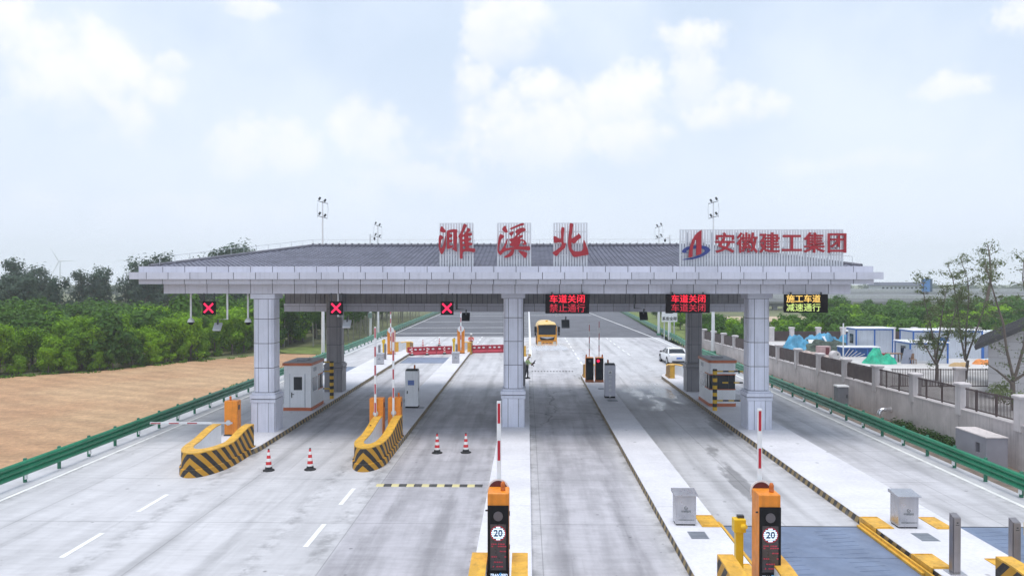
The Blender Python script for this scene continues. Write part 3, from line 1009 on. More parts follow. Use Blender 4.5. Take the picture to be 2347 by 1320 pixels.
GLYPHS = {
    'white slatted roof screen with a boxy big red character, leftmost of three': (1000, [
        [(150, 205), (185, 190), (215, 230), (260, 285), (300, 335), (270, 370), (225, 380), (170, 365), (125, 350), (120, 290)],
        [(110, 455), (165, 465), (215, 510), (215, 540), (165, 590), (140, 680), (130, 830), (165, 840), (200, 790), (240, 660), (262, 520), (275, 480), (292, 560), (290, 760), (262, 880), (215, 980), (180, 1025), (150, 1020), (110, 940), (78, 800), (75, 640), (85, 520)],
        [(325, 350), (380, 310), (470, 285), (570, 280), (640, 295), (645, 330), (625, 380), (630, 470), (645, 540), (625, 590), (625, 800), (630, 945), (600, 945), (500, 885), (480, 850), (540, 820), (525, 700), (520, 500), (525, 380), (510, 370), (420, 370), (425, 425), (485, 435), (490, 480), (470, 515), (410, 530), (410, 590), (490, 600), (480, 660), (410, 680), (405, 760), (505, 770), (510, 800), (470, 830), (370, 875), (330, 860), (325, 700)],
        [(840, 110), (930, 160), (925, 190), (880, 260), (830, 350), (810, 420), (830, 440), (870, 400), (930, 300), (945, 240), (1000, 255), (1040, 290), (1020, 330), (985, 365), (990, 395), (1070, 385), (1085, 430), (1065, 470), (990, 480), (985, 540), (1060, 545), (1055, 600), (995, 625), (990, 680), (1085, 690), (1095, 730), (1070, 760), (990, 780), (1000, 840), (1160, 860), (1185, 910), (1165, 970), (1090, 965), (950, 945), (850, 945), (805, 990), (800, 1150), (760, 1165), (720, 1140), (720, 900), (712, 575), (680, 530), (675, 480), (740, 380), (800, 230)],
        [(830, 495), (862, 530), (855, 575), (800, 575), (792, 540)], [(830, 645), (872, 690), (860, 725), (800, 725), (795, 680)], [(810, 795), (882, 795), (880, 865), (810, 870)]]),
    'white slatted roof screen with a big red character of sweeping strokes, middle of three': (1130, [
        [(340, 190), (395, 185), (400, 240), (440, 320), (435, 375), (370, 380), (320, 340), (280, 300), (285, 260)],
        [(215, 435), (250, 430), (340, 480), (320, 530), (250, 590), (225, 680), (190, 810), (190, 930), (240, 920), (320, 800), (370, 700), (410, 600), (445, 560), (445, 620), (420, 720), (380, 850), (540, 830), (640, 800), (550, 790), (510, 730), (600, 650), (540, 665), (490, 580), (600, 550), (690, 470), (760, 385), (700, 410), (680, 340), (750, 280), (850, 240), (930, 240), (985, 280), (980, 330), (900, 360), (840, 400), (760, 470), (745, 510), (870, 450), (910, 480), (880, 520), (820, 580), (900, 590), (980, 640), (1015, 700), (1000, 750), (930, 755), (880, 740), (930, 690), (910, 640), (850, 630), (830, 700), (780, 780), (900, 800), (1090, 790), (1120, 840), (1100, 920), (900, 900), (660, 890), (640, 950), (590, 1060), (480, 1120), (350, 1135), (345, 1105), (480, 1010), (560, 900), (440, 920), (350, 950), (290, 1000), (230, 1060), (150, 980), (135, 860), (150, 700), (180, 520)],
        [(515, 270), (540, 240), (680, 180), (880, 95), (925, 105), (935, 155), (800, 190), (640, 260), (550, 290)],
        [(490, 410), (540, 370), (625, 345), (610, 420), (560, 490), (520, 460)],
        [(760, 930), (860, 935), (1025, 985), (1020, 1080), (990, 1140), (950, 1145), (880, 1060)]]),
    'white slatted roof screen with a big red character of few strokes, rightmost of three': (1260, [
        [(345, 235), (400, 225), (440, 260), (425, 400), (420, 690), (485, 690), (480, 740), (445, 850), (380, 900), (290, 990), (205, 1090), (130, 1050), (80, 985), (160, 930), (260, 860), (345, 780), (345, 680), (240, 680), (140, 695), (120, 640), (105, 540), (140, 485), (240, 540), (330, 565), (330, 400)],
        [(595, 110), (670, 108), (705, 150), (690, 220), (670, 400), (660, 560), (740, 510), (830, 450), (850, 410), (900, 440), (935, 500), (930, 555), (850, 600), (770, 690), (710, 715), (655, 680), (650, 830), (680, 900), (750, 945), (900, 950), (960, 925), (1000, 860), (1005, 650), (1030, 610), (1080, 720), (1140, 900), (1160, 1030), (1140, 1055), (960, 1080), (830, 1110), (710, 1110), (640, 1000), (575, 890), (545, 720), (560, 500), (585, 250)]])}
for (desc, (x0px, polys)), xc in zip(GLYPHS.items(), (-3.28, -.60, 2.01)):
    t = thing('roof_letter_sign', desc, 'roof sign', (xc, SY, 8.143), 0, 'station name signs')
    slat_screen(t, 1.58, 0, 1.98, 13, .078, (.52, 1.06, 1.6))
    s = PXM / 13.2
    off_x = ((x0px - 1208) * PXM + 0.0) - xc
    M = Matrix.Translation((off_x, -.13, 10.14 - 8.143 - (512 - 505) * -PXM)) @ FACE @ Matrix.Diagonal((s, -s, 1, 1))
    put('character', curve_mesh('character', [smooth_poly(p, 2) for p in polys], .05, M), RED, t)

t = thing('company_sign', 'wide white slatted sign screen with red emblem and six red characters', 'roof sign', (10.80, SY, 8.143))
slat_screen(t, 7.5, 0, 1.66, 60, .078, (.52, 1.12))
s = PXM / 14.67
M = Matrix.Translation(((1550 - 1208) * PXM - 10.80, -.16, (642 - 520) * PXM + 7.5 - 8.143)) @ FACE @ Matrix.Diagonal((s, -s, 1, 1))
A = [(790, 120), (785, 500), (785, 905), (700, 945), (612, 972), (615, 740), (620, 500), (600, 440), (560, 500), (525, 620), (505, 720), (490, 860), (490, 1010), (420, 1035), (358, 1030), (370, 900), (400, 720), (440, 580), (490, 440), (580, 290), (680, 190)]
put('emblem_letter', curve_mesh('emblem_letter', [A], .05, M), RED, t)
RING = [(150, 830), (200, 760), (300, 690), (450, 650), (620, 638), (800, 640), (950, 665), (1050, 725), (1085, 790), (1050, 850), (950, 930), (800, 1010), (620, 1070), (420, 1105), (260, 1112), (145, 1112), (260, 1078), (400, 1058), (600, 1000), (780, 920), (880, 860), (910, 800), (870, 760), (780, 742), (620, 745), (450, 760), (340, 790), (290, 830), (320, 868), (380, 882), (250, 885), (180, 872)]
put('emblem_ring', curve_mesh('emblem_ring', [smooth_poly(RING, 2)], .04, Matrix.Translation((0, .045, 0)) @ M), NAVY, t)
for ch, xp in zip('安徽建工集团', (1657.5, 1708, 1758.5, 1808.5, 1859, 1910)):
    M = Matrix.Translation(((xp - 1208) * PXM - 10.80, -.10, (642 - 561) * PXM + 7.5 - 8.143)) @ FACE @ Matrix.Diagonal((1.02, 1.02, 1, 1))
    put('character', text_mesh('character', ch, .96, .04, M, .016), RED, t)


# ------------------------------------------------------------------ signs and devices hung under the canopy
def led_sign(x0, x1, z0, z1, lines, label, y=34.62):
    t = thing('message_sign', label, 'LED sign', ((x0 + x1) / 2, y, z1), 0, 'LED message signs under the canopy')
    w, h = x1 - x0, z1 - z0
    mb = MB()
    mb.box(-w / 2, w / 2, 0, .16, -h, 0)
    mb.build('cabinet', BLACK, t, bevel=.01)
    mb = MB()
    mb.box(-w / 2 + .03, w / 2 - .03, -.012, -.002, -h + .03, -.03)
    mb.build('display', LEDFACE, t)
    for sx in (-w * .35, w * .35):
        mb = MB()
        mb.box(sx - .03, sx + .03, .04, .1, .001, .10)
        mb.build('hanger', DARK, t)
    for k, (body, m, dx) in enumerate(lines):
        M = Matrix.Translation((dx, -.016, -h * (.27 + .48 * k))) @ FACE @ Matrix.Diagonal((1.03, 1.0, 1, 1))
        put('text_line', text_mesh('text_line', body, h * .455, .002, M, .003), m, t)


led_sign(.86, 2.91, 5.94, 6.84, [('车道关闭', LEDRED, 0), ('禁止通行', LEDDIM, 0)], 'black LED sign with two lines of red characters nearest the middle column')
led_sign(6.49, 8.53, 5.97, 6.84, [('车道关闭', LEDRED, .02), ('车道关闭', LEDDIM, .02)], 'black LED sign showing the same red line of characters twice')
led_sign(11.99, 13.99, 5.99, 6.84, [('施工车道', LEDAMB, -.14), ('减速通行', LEDGRN, -.14)], 'black LED sign with amber and lime characters right of the columns')


def lane_signal(x, label):
    t = thing('lane_signal', label, 'lane signal', (x, 34.72, 6.18), 0, 'red cross lane signals')
    mb = MB()
    mb.box(-.30, .30, 0, .14, -.32, .32)
    mb.build('housing', BLACK, t, bevel=.012)
    mb = MB()
    a = .245
    b = .058
    X_ = [(-a, a - b), (-a + b, a), (0, b * 1.05), (a - b, a), (a, a - b), (b * 1.05, 0), (a, -a + b), (a - b, -a), (0, -b * 1.05), (-a + b, -a), (-a, -a + b), (-b * 1.05, 0)]
    mb.prism(X_, 'y', -.02, -.003)
    mb.build('cross', LEDX, t)
    for sx in (-.27, .22):
        mb = MB()
        mb.box(sx, sx + .05, .05, .1, .321, .70)
        mb.build('hanger', DARK, t)
    return t


s0 = lane_signal(-15.1, 'red cross lane signal hanging left of the left front column')
for x, l in ((-9.02, 'red cross lane signal in front of the dark left rear column'), (-3.77, 'red cross lane signal nearest the middle column')):
    dup(s0, (x, 34.72, 6.18), 0, l)


def dome_camera(x, label):
    t = thing('dome_camera', label, 'camera', (x, 35.6, 6.86), 0, 'cameras hanging from the canopy')
    mb = MB()
    mb.tube([(0, 0, 0), (0, 0, -1.22)], .045, 10)
    mb.build('pole', WHITE, t)
    mb = MB()
    mb.lathe([(.05, -1.20), (.12, -1.26), (.16, -1.36), (.165, -1.40)], 16)
    mb.build('hood', WHITE, t)
    mb = MB()
    mb.lathe([(.135, -1.40), (.125, -1.46), (.08, -1.52), (.0, -1.545)], 16)
    mb.build('dome', BLACK, t)
    return t


d0 = dome_camera(-16.35, 'white dome camera on a long pole at the far left of the canopy')
dup(d0, (-13.55, 35.6, 6.86), 0, 'white dome camera on a pole just left of the left front column')


def lane_antenna(x, z, m, label, arm=1, y=35.2):
    t = thing('lane_antenna', label, 'antenna', (x, y, z), 0, 'lane antennas under the canopy')
    mb = MB()
    mb.tube([(arm * .45, 0, 6.86 - z), (arm * .45, 0, .26), (0, 0, .26)], .045, 10)
    mb.build('bracket', WHITE if m is not BLACK else DARK, t)
    mb = MB()
    mb.M = Matrix.Translation((-.02, -.02, -.1)) @ Matrix.Rotation(R(-38), 4, 'X')
    mb.box(-.19, .19, -.05, .05, -.22, .22)
    mb.M = None
    mb.build('panel', m, t, bevel=.02)
    mb = MB()
    mb.bar((0, 0, .24), (-.02, 0, 0), .06, .06)
    mb.build('clamp', DARK, t)
    return t


lane_antenna(-14.85, 5.36, GALV, 'pale lane antenna on a bent white pipe below the left lane signal')
lane_antenna(-8.6, 5.5, GALV, 'pale lane antenna beneath the lane signal before the dark left rear column', -1)
lane_antenna(-2.9, 5.85, BLACK, 'black lane antenna left of the middle column', -1)
lane_antenna(1.85, 5.52, DARK, 'dark lane antenna below the LED sign nearest the middle column', -1)
lane_antenna(5.55, 5.9, BLACK, 'black lane antenna left of the LED sign repeating its red line', -1)

# ------------------------------------------------------------------ crash noses at the island ends
def nose(w, L, label, loc, rz=0.0, group='striped crash noses on the islands', zr=1.22, zn=.92, th=.36):
    """U-shaped concrete crash nose; tip at local origin pointing to -Y, open to +Y"""
    t = thing('crash_nose', label, 'crash nose', loc, rz, group)

    def path(half, y0, n=22):
        b = min(w * 1.25, L * .62)
        pts = []
        for i in range(9):
            pts.append((-half, L - (L - b) * i / 8))
        for i in range(1, n):
            a = PI - PI * i / n
            pts.append((half * math.cos(a), b - (b - y0) * math.sin(a)))
        for i in range(9):
            pts.append((half, b + (L - b) * i / 8))
        return pts
    po = path(w / 2, 0)
    pi_ = path(w / 2 - th, th * 2.0)
    pl = path(w / 2 + .07, -.08)
    n = len(po)
    mid = n // 2

    def arc(P):
        d = [0.0] * n
        for i in range(mid + 1, n):
            d[i] = d[i - 1] + (Vector(P[i]) - Vector(P[i - 1])).length
        for i in range(mid - 1, -1, -1):
            d[i] = d[i + 1] + (Vector(P[i]) - Vector(P[i + 1])).length
        return d
    d = arc(po)

    def top(y):
        u = max(0, min(1, (y - .42 * L) / (.50 * L)))
        return zn + (zr - zn) * (u * u * (3 - 2 * u))
    mb = MB()
    zl = .30
    V, U = [], []
    for i in range(n):
        zt = top(po[i][1])
        fl = .06
        for (x, y), z in ((pl[i], 0), (pl[i], zl - .02), ((po[i]), zl), (po[i], zt - .03), ((po[i][0] * (1 - .02), po[i][1]), zt)):
            V.append((x, y, z))
            U.append((d[i], z))
    fs = [(i * 5 + j, (i + 1) * 5 + j, (i + 1) * 5 + j + 1, i * 5 + j + 1) for i in range(n - 1) for j in range(3)]
    mb.add(V, fs, 0, False, U)
    # rear end caps of the arms
    for i in (0, n - 1):
        zt = top(po[i][1])
        vs = [(pl[i][0], pl[i][1], 0), (pl[i][0], pl[i][1], zl), (po[i][0], po[i][1], zl), (po[i][0], po[i][1], zt), (pi_[i][0], pi_[i][1], zt), (pi_[i][0], pi_[i][1], 0)]
        mb.add(vs, [tuple(range(6))], 2)
    o = mb.build('striped_body', [NSTRIPE, WHITE, YELLOW], t)
    mb = MB()
    V = []
    for i in range(n):
        zt = top(po[i][1])
        V += [(po[i][0], po[i][1], zt - .03), (po[i][0], po[i][1], zt + .012), (pi_[i][0], pi_[i][1], zt + .012), (pi_[i][0], pi_[i][1], zt - .03)]
    mb.add(V, [(i * 4 + j, (i + 1) * 4 + j, (i + 1) * 4 + j + 1, i * 4 + j + 1) for i in range(n - 1) for j in range(3)] + [(0, 1, 2, 3), (4 * n - 4, 4 * n - 3, 4 * n - 2, 4 * n - 1)], 0)
    mb.build('top_band', YELLOW, t)
    mb = MB()
    V = []
    for i in range(n):
        V += [(pi_[i][0], pi_[i][1], 0), (pi_[i][0], pi_[i][1], top(po[i][1]) - .032)]
    mb.add(V, [(i * 2, i * 2 + 2, i * 2 + 3, i * 2 + 1) for i in range(n - 1)])
    mb.build('inner_face', WHITE, t)
    return t


nose(1.8, 4.2, 'wide black and yellow striped crash nose before the left front column', (-12.82, 27.75, 0))
nose(1.25, 5.5, 'narrow striped crash nose before the two orange barrier cabinets', (-6.42, 28.75, 0))
nose(1.28, 5.2, 'yellow crash nose around the gate machine at the bottom centre', (-.62, 11.75, 0))
nose(1.45, 5.2, 'striped crash nose around the gate machine beside the weighing deck', (5.08, 11.75, 0))
nose(2.0, 5.2, 'striped crash nose at the lower right corner by the steel posts', (11.65, 11.75, 0))
nose(1.5, 3.8, 'far yellow crash nose left of the red water barriers', (-12.6, 78.2, 0), PI, zn=1.0)
nose(1.2, 3.6, 'far yellow crash nose between the two runs of red water barriers', (-6.25, 77.9, 0), PI, zn=1.0)
nose(1.2, 3.0, 'far yellow crash nose beside the worker in the green vest', (-.7, 73.2, 0), PI, zn=1.0)
nose(1.2, 2.6, 'small yellow crash nose behind the pair of black gate cabinets', (4.85, 57.6, 0), PI, zn=1.0)
nose(1.5, 3.0, 'small yellow crash nose beside the white car', (11.3, 57.7, 0), PI, zn=1.0)


# ------------------------------------------------------------------ barrier gates
ARMRED = mat('arm_red', (0.46, 0.012, 0.03), .45)

def arm_part(t, base, tip, w=.10, h=.06, sleeve=.5):
    base, tip = Vector(base), Vector(tip)
    d = (tip - base).normalized()
    mb = MB()
    mb.bar(base, base + d * sleeve, w * .7, h * 1.2)
    mb.build('arm_sleeve', GALV, t)
    mb = MB()
    mb.bar(base + d * sleeve, tip, w, h, 0, (0, 1, 0), True)
    arm = mb.build('arm', WHITE, t, bevel=.008)
    L = (tip - base).length
    s = L - .05
    mb = MB()
    u = Vector((0, 1, 0)) if abs(d.z) > .5 else Vector((0, 0, 1))
    nrm = d.cross(Vector((1, 0, 0))).normalized() if abs(d.z) > .5 else Vector((0, -1, 0))
    while s - .46 > sleeve:
        for k in ((-1, 1) if abs(d.z) > .5 else (1,)):
            off = nrm * (k * (h / 2 if abs(d.z) > .5 else w / 2 + .001) + k * .002)
            a, b = base + d * (s - .46) + off, base + d * s + off
            if abs(d.z) > .5:
                mb.bar(a, b, w * .62, .004, 0, (0, 1, 0))
            else:
                mb.bar(a, b, .004, h * .7, 0, (0, 0, 1))
        s -= .86
    mb.build('red_stripes', ARMRED, arm)


def beacon(t, x, y, z):
    mb = MB()
    mb.lathe([(.05, z), (.055, z + .07), (.045, z + .08)], 12, (x, y))
    mb.lathe([(.05, z + .08), (.055, z + .15), (.035, z + .2), (0, z + .215)], 12, (x, y))
    mb.build('warning_lamp', AMBER, t)


def gate_cabinet(label, loc, w=.66, d=.5, h=1.72, arm=('up', 4.6, .35), rz=0, bea=(.18, 0), group='orange barrier gates'):
    t = thing('barrier_gate', label, 'barrier gate', loc, rz, group)
    mb = MB()
    mb.box(-w / 2, w / 2, -d / 2, d / 2, .06, h)
    mb.build('cabinet', ORANGE, t, bevel=.025)
    mb = MB()
    mb.box(-w / 2 - .02, w / 2 + .02, -d / 2 - .02, d / 2 + .02, 0, .058)
    mb.build('base_plate', DARK, t)
    mb = MB()
    mb.box(-w * .36, w * .36, -d / 2 - .008, -d / 2 + .01, .18, .78)
    for k in range(6):
        mb.box(-w * .28, w * .28, -d / 2 - .016, -d / 2 - .0085, .26 + k * .05, .28 + k * .05)
    mb.build('door', ORANGE, t, bevel=.004)
    mb = MB()
    mb.box(w / 2 + .001, w / 2 + .012, -.12, .05, h - .42, h - .2)
    mb.build('vent', DARK, t)
    beacon(t, bea[0], bea[1], h)
    kind, L, z = arm
    if kind == 'up':
        mb = MB()
        mb.tube([(-.02, -d / 2 - .01, z + .55), (-.02, -d / 2 - .07, z + .55)], .12, 16)
        mb.build('arm_hub', GALV, t)
        arm_part(t, (-.02, -d / 2 - .10, z), (-.02, -d / 2 - .10, z + L))
    else:
        mb = MB()
        mb.tube([(-.1, -d / 2 - .01, z), (-.1, -d / 2 - .07, z)], .12, 16)
        mb.build('arm_hub', GALV, t)
        arm_part(t, (.12, -d / 2 - .10, z), (-L, -d / 2 - .10, z - .02), .09, .06, .95)
    return t


gate_cabinet('orange barrier gate with its arm lowered flat over the left lane', (-13.8, 34.3, .25), .62, .45, 1.62, ('flat', 3.75, .62), bea=(-.1, 0))
gate_cabinet('left orange barrier gate of the pair behind the narrow striped nose', (-6.97, 34.2, .25), .64, .5, 1.78, ('up', 4.55, .55), bea=(-.1, .05))
gate_cabinet('right orange barrier gate of the pair, in front of the white kiosk', (-6.17, 34.4, .25), .60, .5, 1.78, ('up', 4.35, .55), bea=(.16, .05))


def far_gate(label, loc, h=2.3):
    t = thing('barrier_gate', label, 'barrier gate', loc, 0, 'orange barrier gates')
    mb = MB()
    mb.box(-.34, .34, -.25, .45, .05, h)
    mb.build('cabinet', ORANGE, t, bevel=.02)
    mb = MB()
    mb.box(-.36, .36, -.27, .47, 0, .049)
    mb.build('base_plate', DARK, t)
    mb = MB()
    mb.tube([(.02, -.26, h + .08), (.02, -.34, h + .08)], .30, 20)
    mb.build('arm_hub', WHITE, t)
    arm_part(t, (.03, -.39, .35), (.03, -.39, h + 3.0), .12, .06, .3)
    beacon(t, .2, .1, h)


far_gate('distant orange barrier gate with white disc, left of the red barriers', (-13.28, 71.9, .25))
far_gate('distant orange barrier gate with white disc beside the worker in orange', (-6.55, 73.0, .25), 2.35)


def black_gate(label, loc, red=False):
    t = thing('barrier_gate', label, 'barrier gate', loc, 0, 'black fronted barrier gates')
    mb = MB()
    mb.box(-.29, .29, -.2, .35, 0, .16)
    mb.build('base_plate', mat('rust_orange', (0.42, 0.13, 0.04), .5), t, bevel=.01)
    mb = MB()
    mb.box(-.28, .28, -.19, .35, .161, 1.75)
    mb.build('cabinet', ORANGE, t, bevel=.015)
    mb = MB()
    mb.box(-.275, .275, -.22, -.195, .17, 1.72)
    mb.build('front_panel', BLACK, t, bevel=.01)
    mb = MB()
    mb.box(-.20, .20, -.226, -.2205, .45, 1.3)
    mb.build('display', GLASS, t)
    mb = MB()
    if red:
        mb.tube([(-.1, -.221, 1.52), (-.1, -.235, 1.52)], .11, 14)
        mb.build('signal_lamp', LEDX, t)
    else:
        mb.tube([(0, -.221, 1.52), (0, -.235, 1.52)], .10, 14)
        mb.build('signal_lamp', LENS, t)
    arm_part(t, (.02, .42, 1.0), (.02, .42, 4.35 if red else 4.1), .07, .05, .2)
    beacon(t, .22 if red else -.22, .1, 1.75)


black_gate('left of two black-fronted barrier gates, lamp off', (4.45, 52.7, .25))
black_gate('right of two black-fronted barrier gates, with a lit red lamp', (5.15, 52.7, .25), True)


def fee_machine(label, loc, tip):
    """tall integrated gate machine: orange body, black display front, raised arm with hub disc"""
    t = thing('gate_machine', label, 'gate machine', loc, 0, 'integrated gate machines in the foreground')
    h = 2.52
    w = .48
    mb = MB()
    mb.box(-w / 2, w / 2, -.19, .35, .05, h)
    mb.build('cabinet', ORANGE, t, bevel=.03, seg=3)
    mb = MB()
    mb.box(-w / 2 - .03, w / 2 + .03, -.22, .38, 0, .049)
    mb.build('base_plate', DARK, t)
    mb = MB()
    mb.box(-w / 2 + .004, w / 2 - .004, -.225, -.192, .10, h - .27)
    mb.build('front_panel', BLACK, t, bevel=.008)
    y = -.227
    mb = MB()
    mb.tube([(0, -.226, 2.02), (0, -.244, 2.02)], .105, 24)
    mb.build('signal_lamp', LENS, t)
    mb = MB()
    mb.box(-.175, .175, -.231, -.2255, .82, 1.84)
    mb.build('display', mat('display_dark', (0.055, 0.045, 0.05), .3, 0, .1), t)
    mb = MB()
    r = .152
    zc = 1.64
    for k in range(8):
        z = zc + r * (.875 - .25 * k)
        c = math.sqrt(max(0.0, r * r - (abs(z - zc) + .012) ** 2))
        mb.box(-c, c, -.236, -.2315, z - .0135, z + .0135)
    mb.build('lit_symbol', LEDWHITE, t)
    put('lettering', text_mesh('lettering', '20', .20, .0012, Matrix.Translation((0, -.2382, zc)) @ FACE, .004), mat('digit_navy', (.01, .05, .12), .5), t)
    mb = MB()
    for k in range(32):
        a0, a1 = 2 * PI * k / 32, 2 * PI * (k + 1.02) / 32
        vs = [(q * math.cos(a), -.2325, zc + q * math.sin(a)) for a in (a0, a1) for q in (.158, .168)]
        mb.add(vs, [(0, 1, 3, 2)])
    mb.build('lit_ring', LEDDIM, t)
    mb = MB()
    rr = random.Random(3)
    for z in (1.40, 1.35, 1.24, 1.12, 1.0, .90):
        x = -.15
        while x < .14:
            ww = rr.uniform(.015, .05)
            if rr.random() < .72:
                mb.box(x, x + ww, -.2345, -.2315, z - .012, z + .014)
            x += ww + .012
    mb.build('faint_readout', LEDFAINT, t)
    M = Matrix.Translation((0, -.2265, .36)) @ FACE
    put('lettering', text_mesh('lettering', 'TRAN', .085, .001, Matrix.Translation((-.085, -.2265, .705)) @ FACE @ Matrix.Diagonal((.9, 1, 1, 1)), .002, .3), LEDWHITE, t)
    put('lettering', text_mesh('lettering', 'S', .12, .001, Matrix.Translation((.028, -.2265, .71)) @ FACE, .003, .3), mat('logo_blue', (0.03, 0.30, 0.65), .4, emit=.4), t)
    put('lettering', text_mesh('lettering', 'PEED', .085, .001, Matrix.Translation((.125, -.2265, .705)) @ FACE @ Matrix.Diagonal((.8, 1, 1, 1)), .002, .3), LEDWHITE, t)
    mb = MB()
    mb.tube([(-.02, .36, h - .08), (-.02, .46, h - .08)], .22, 24)
    mb.build('arm_hub', WHITE, t)
    mb = MB()
    mb.tube([(-.02, .352, h - .08), (-.02, .358, h - .08)], .255, 28)
    mb.build('hub_ring', WHITE, t)
    mb = MB()
    mb.tube([(-.02, .344, h - .08), (-.02, .3515, h - .08)], .215, 28)
    mb.build('hub_face', mat('hub_dark_red', (0.10, 0.015, 0.02), .5), t)
    arm_part(t, (-.01, .52, h - .5), (-.01, .52, tip), .10, .05, .3)
    beacon(t, .10, .02, h)
    mb = MB()
    for z in (2.0, 1.25, .5):
        mb.box(w / 2 + .001, w / 2 + .018, -.12, -.06, z, z + .09)
    mb.box(-w / 2 - .05, -w / 2 - .001, -.14, -.11, 2.1, 2.13)
    mb.build('hinge', DARK, t)
    return t


fee_machine('tall gate machine on the middle island at the bottom centre', (-.64, 16.55, .25), 4.45)
fee_machine('tall gate machine beside the yellow sensor post and weighing deck', (5.36, 16.55, .25), 4.30)


# ------------------------------------------------------------------ island equipment
def steel_box(label, loc, w=.60, d=.45, h=.80, deep=.0, writing=True):
    t = thing('control_box', label, 'control box', loc, 0, 'stainless control boxes on the islands')
    mb = MB()
    mb.box(-w / 2, w / 2, -d / 2, d / 2, .04, h)
    mb.build('body', STEEL, t, bevel=.008)
    mb = MB()
    mb.box(-w / 2 + .02, w / 2 - .02, -d / 2 + .02, d / 2 - .02, 0, .039)
    mb.build('plinth', BLACK, t)
    mb = MB()
    mb.prism([(-d / 2 - .07, h + .005), (-d / 2 - .07, h + .03), (d / 2 + .05, h + .10), (d / 2 + .05, h + .005)], 'x', -w / 2 - .05, w / 2 + .05)
    mb.build('lid', STEEL, t, bevel=.004)
    mb = MB()
    mb.box(-w / 2 + .04, w / 2 - .03, -d / 2 - .008, -d / 2 - .0005, .09, h - .05)
    dr = mb.build('door', STEEL, t, bevel=.003)
    if writing:
        ink = mat('box_ink', (0.08, 0.10, 0.10), .6)
        mb = MB()
        n = 22
        for i in range(3, n):
            a0, a1 = 2 * PI * (i - .5) / n + .6, 2 * PI * (i + .55) / n + .6
            vs = [(rr * math.cos(a), -d / 2 - .0105, .52 + rr * math.sin(a)) for a in (a0, a1) for rr in (.038, .054)]
            mb.add(vs, [(0, 1, 3, 2)])
        mb.box(-.022, .012, -d / 2 - .0115, -d / 2 - .009, .505, .517)
        mb.box(.0, .03, -d / 2 - .0115, -d / 2 - .009, .522, .536)
        mb.build('emblem', ink, t)
        put('lettering', text_mesh('lettering', '中储恒科', .075, .0008, Matrix.Translation((0, -d / 2 - .0095, .415)) @ FACE, .001), ink, t)
        put('lettering', text_mesh('lettering', '中储恒科物联网系统有限公司', .036, .0008, Matrix.Translation((.01, -d / 2 - .0095, .165)) @ FACE, .0006), ink, t)
    return t


steel_box('stainless control box beside a yellow plate on the middle right island', (4.70, 22.1, .25), h=.88)
steel_box('stainless control box between two yellow plates on the right island', (11.15, 22.0, .25), .58, .5, .92)
steel_box('distant stainless control box on the left island by the striped arms', (-12.73, 63.5, .25), .68, .5, .86)
steel_box('distant stainless control box right of the grey weighing deck', (-6.26, 64.7, .25), .62, .5, .86)


def plate(label, x0, x1, y0, y1, z=.252, side=None):
    t = MB()
    t.box(x0, x1, y0, y1, z, z + .022)
    for i in (0, 1):
        y = y0 + (y1 - y0) * (.06 if i == 0 else .94)
        t.box(x0 + .04, x1 - .04, y - .015, y + .015, z + .0225, z + .04)
    if side == 'l':
        t.box(x0 - .03, x0 - .003, y0, y1, .02, z + .022)
    o = t.build('cover_plate', YELLOW, bevel=.004)
    return tag(o, label, 'cover plate', 'yellow cover plates on the islands')


plate('yellow cover plate behind the stainless box on the middle right island', 5.15, 5.70, 21.75, 22.8)
plate('yellow cover plate left of the stainless box on the right island', 10.20, 10.72, 21.7, 22.75, side='l')
plate('yellow cover plate right of the stainless box on the right island', 11.95, 12.45, 21.7, 22.75)
plate('yellow cover plate at the foot of the nearer steel post', 10.20, 10.72, 18.7, 19.7, side='l')
plate('yellow cover plate touching the lower right crash nose', 11.9, 12.5, 18.2, 19.4)
plate('yellow cover plate under the yellow sensor post by the weighing deck', 5.15, 5.68, 18.0, 18.9)


def hatch(label, x0, x1, y0, y1):
    mb = MB()
    mb.box(x0, x1, y0, y1, .249, .256)
    for i in range(5):
        y = y0 + (y1 - y0) * (i + .5) / 5
        mb.box(x0 + .03, x1 - .03, y - .012, y + .012, .2562, .262)
    o = mb.build('manhole_cover', mat('hatch_grey', (0.24, 0.26, 0.30), .5, .3), bevel=.002)
    return tag(o, label, 'manhole cover', 'square manhole covers on the islands')


hatch('grey square manhole cover in front of the stainless box, middle right island', 4.62, 5.12, 20.75, 21.35)
hatch('grey square manhole cover between the steel post and stainless box', 11.0, 11.5, 20.7, 21.35)
hatch('grey square manhole cover half hidden by the lower right crash nose', 11.55, 11.95, 17.6, 18.05)
hatch('grey slot cover at the foot of the silver kiosk', 4.85, 5.45, 44.3, 44.8)
hatch('grey slot cover before the pair of black-fronted gates', 4.75, 5.15, 49.2, 49.6)
hatch('grey slot cover right of the white kiosk', -6.25, -5.85, 41.6, 42.1)


def sensor_post(label, loc, h=1.38, base=True):
    t = thing('sensor_post', label, 'sensor post', loc, 0, 'brushed steel sensor posts')
    mb = MB()
    mb.box(-.085, .085, -.07, .11, .012, h)
    mb.box(-.105, -.088, -.05, .11, .012, h + .03)
    mb.build('post', DSTEEL, t, bevel=.008)
    mb = MB()
    mb.prism([(-.05, h + .001), (-.05, h + .012), (.13, h + .075), (.13, h + .001)], 'x', -.088, .085)
    mb.build('cap', DSTEEL, t)
    mb = MB()
    mb.box(-.20, .20, -.16, .2, 0, .0115)
    mb.build('base_plate', STEEL, t, bevel=.002)
    mb = MB()
    mb.box(-.02, .02, -.0745, -.0708, h - .13, h - .10)
    mb.box(-.04, .04, -.0745, -.0708, h - .18, h - .165)
    mb.build('badge', DARK, t)
    return t


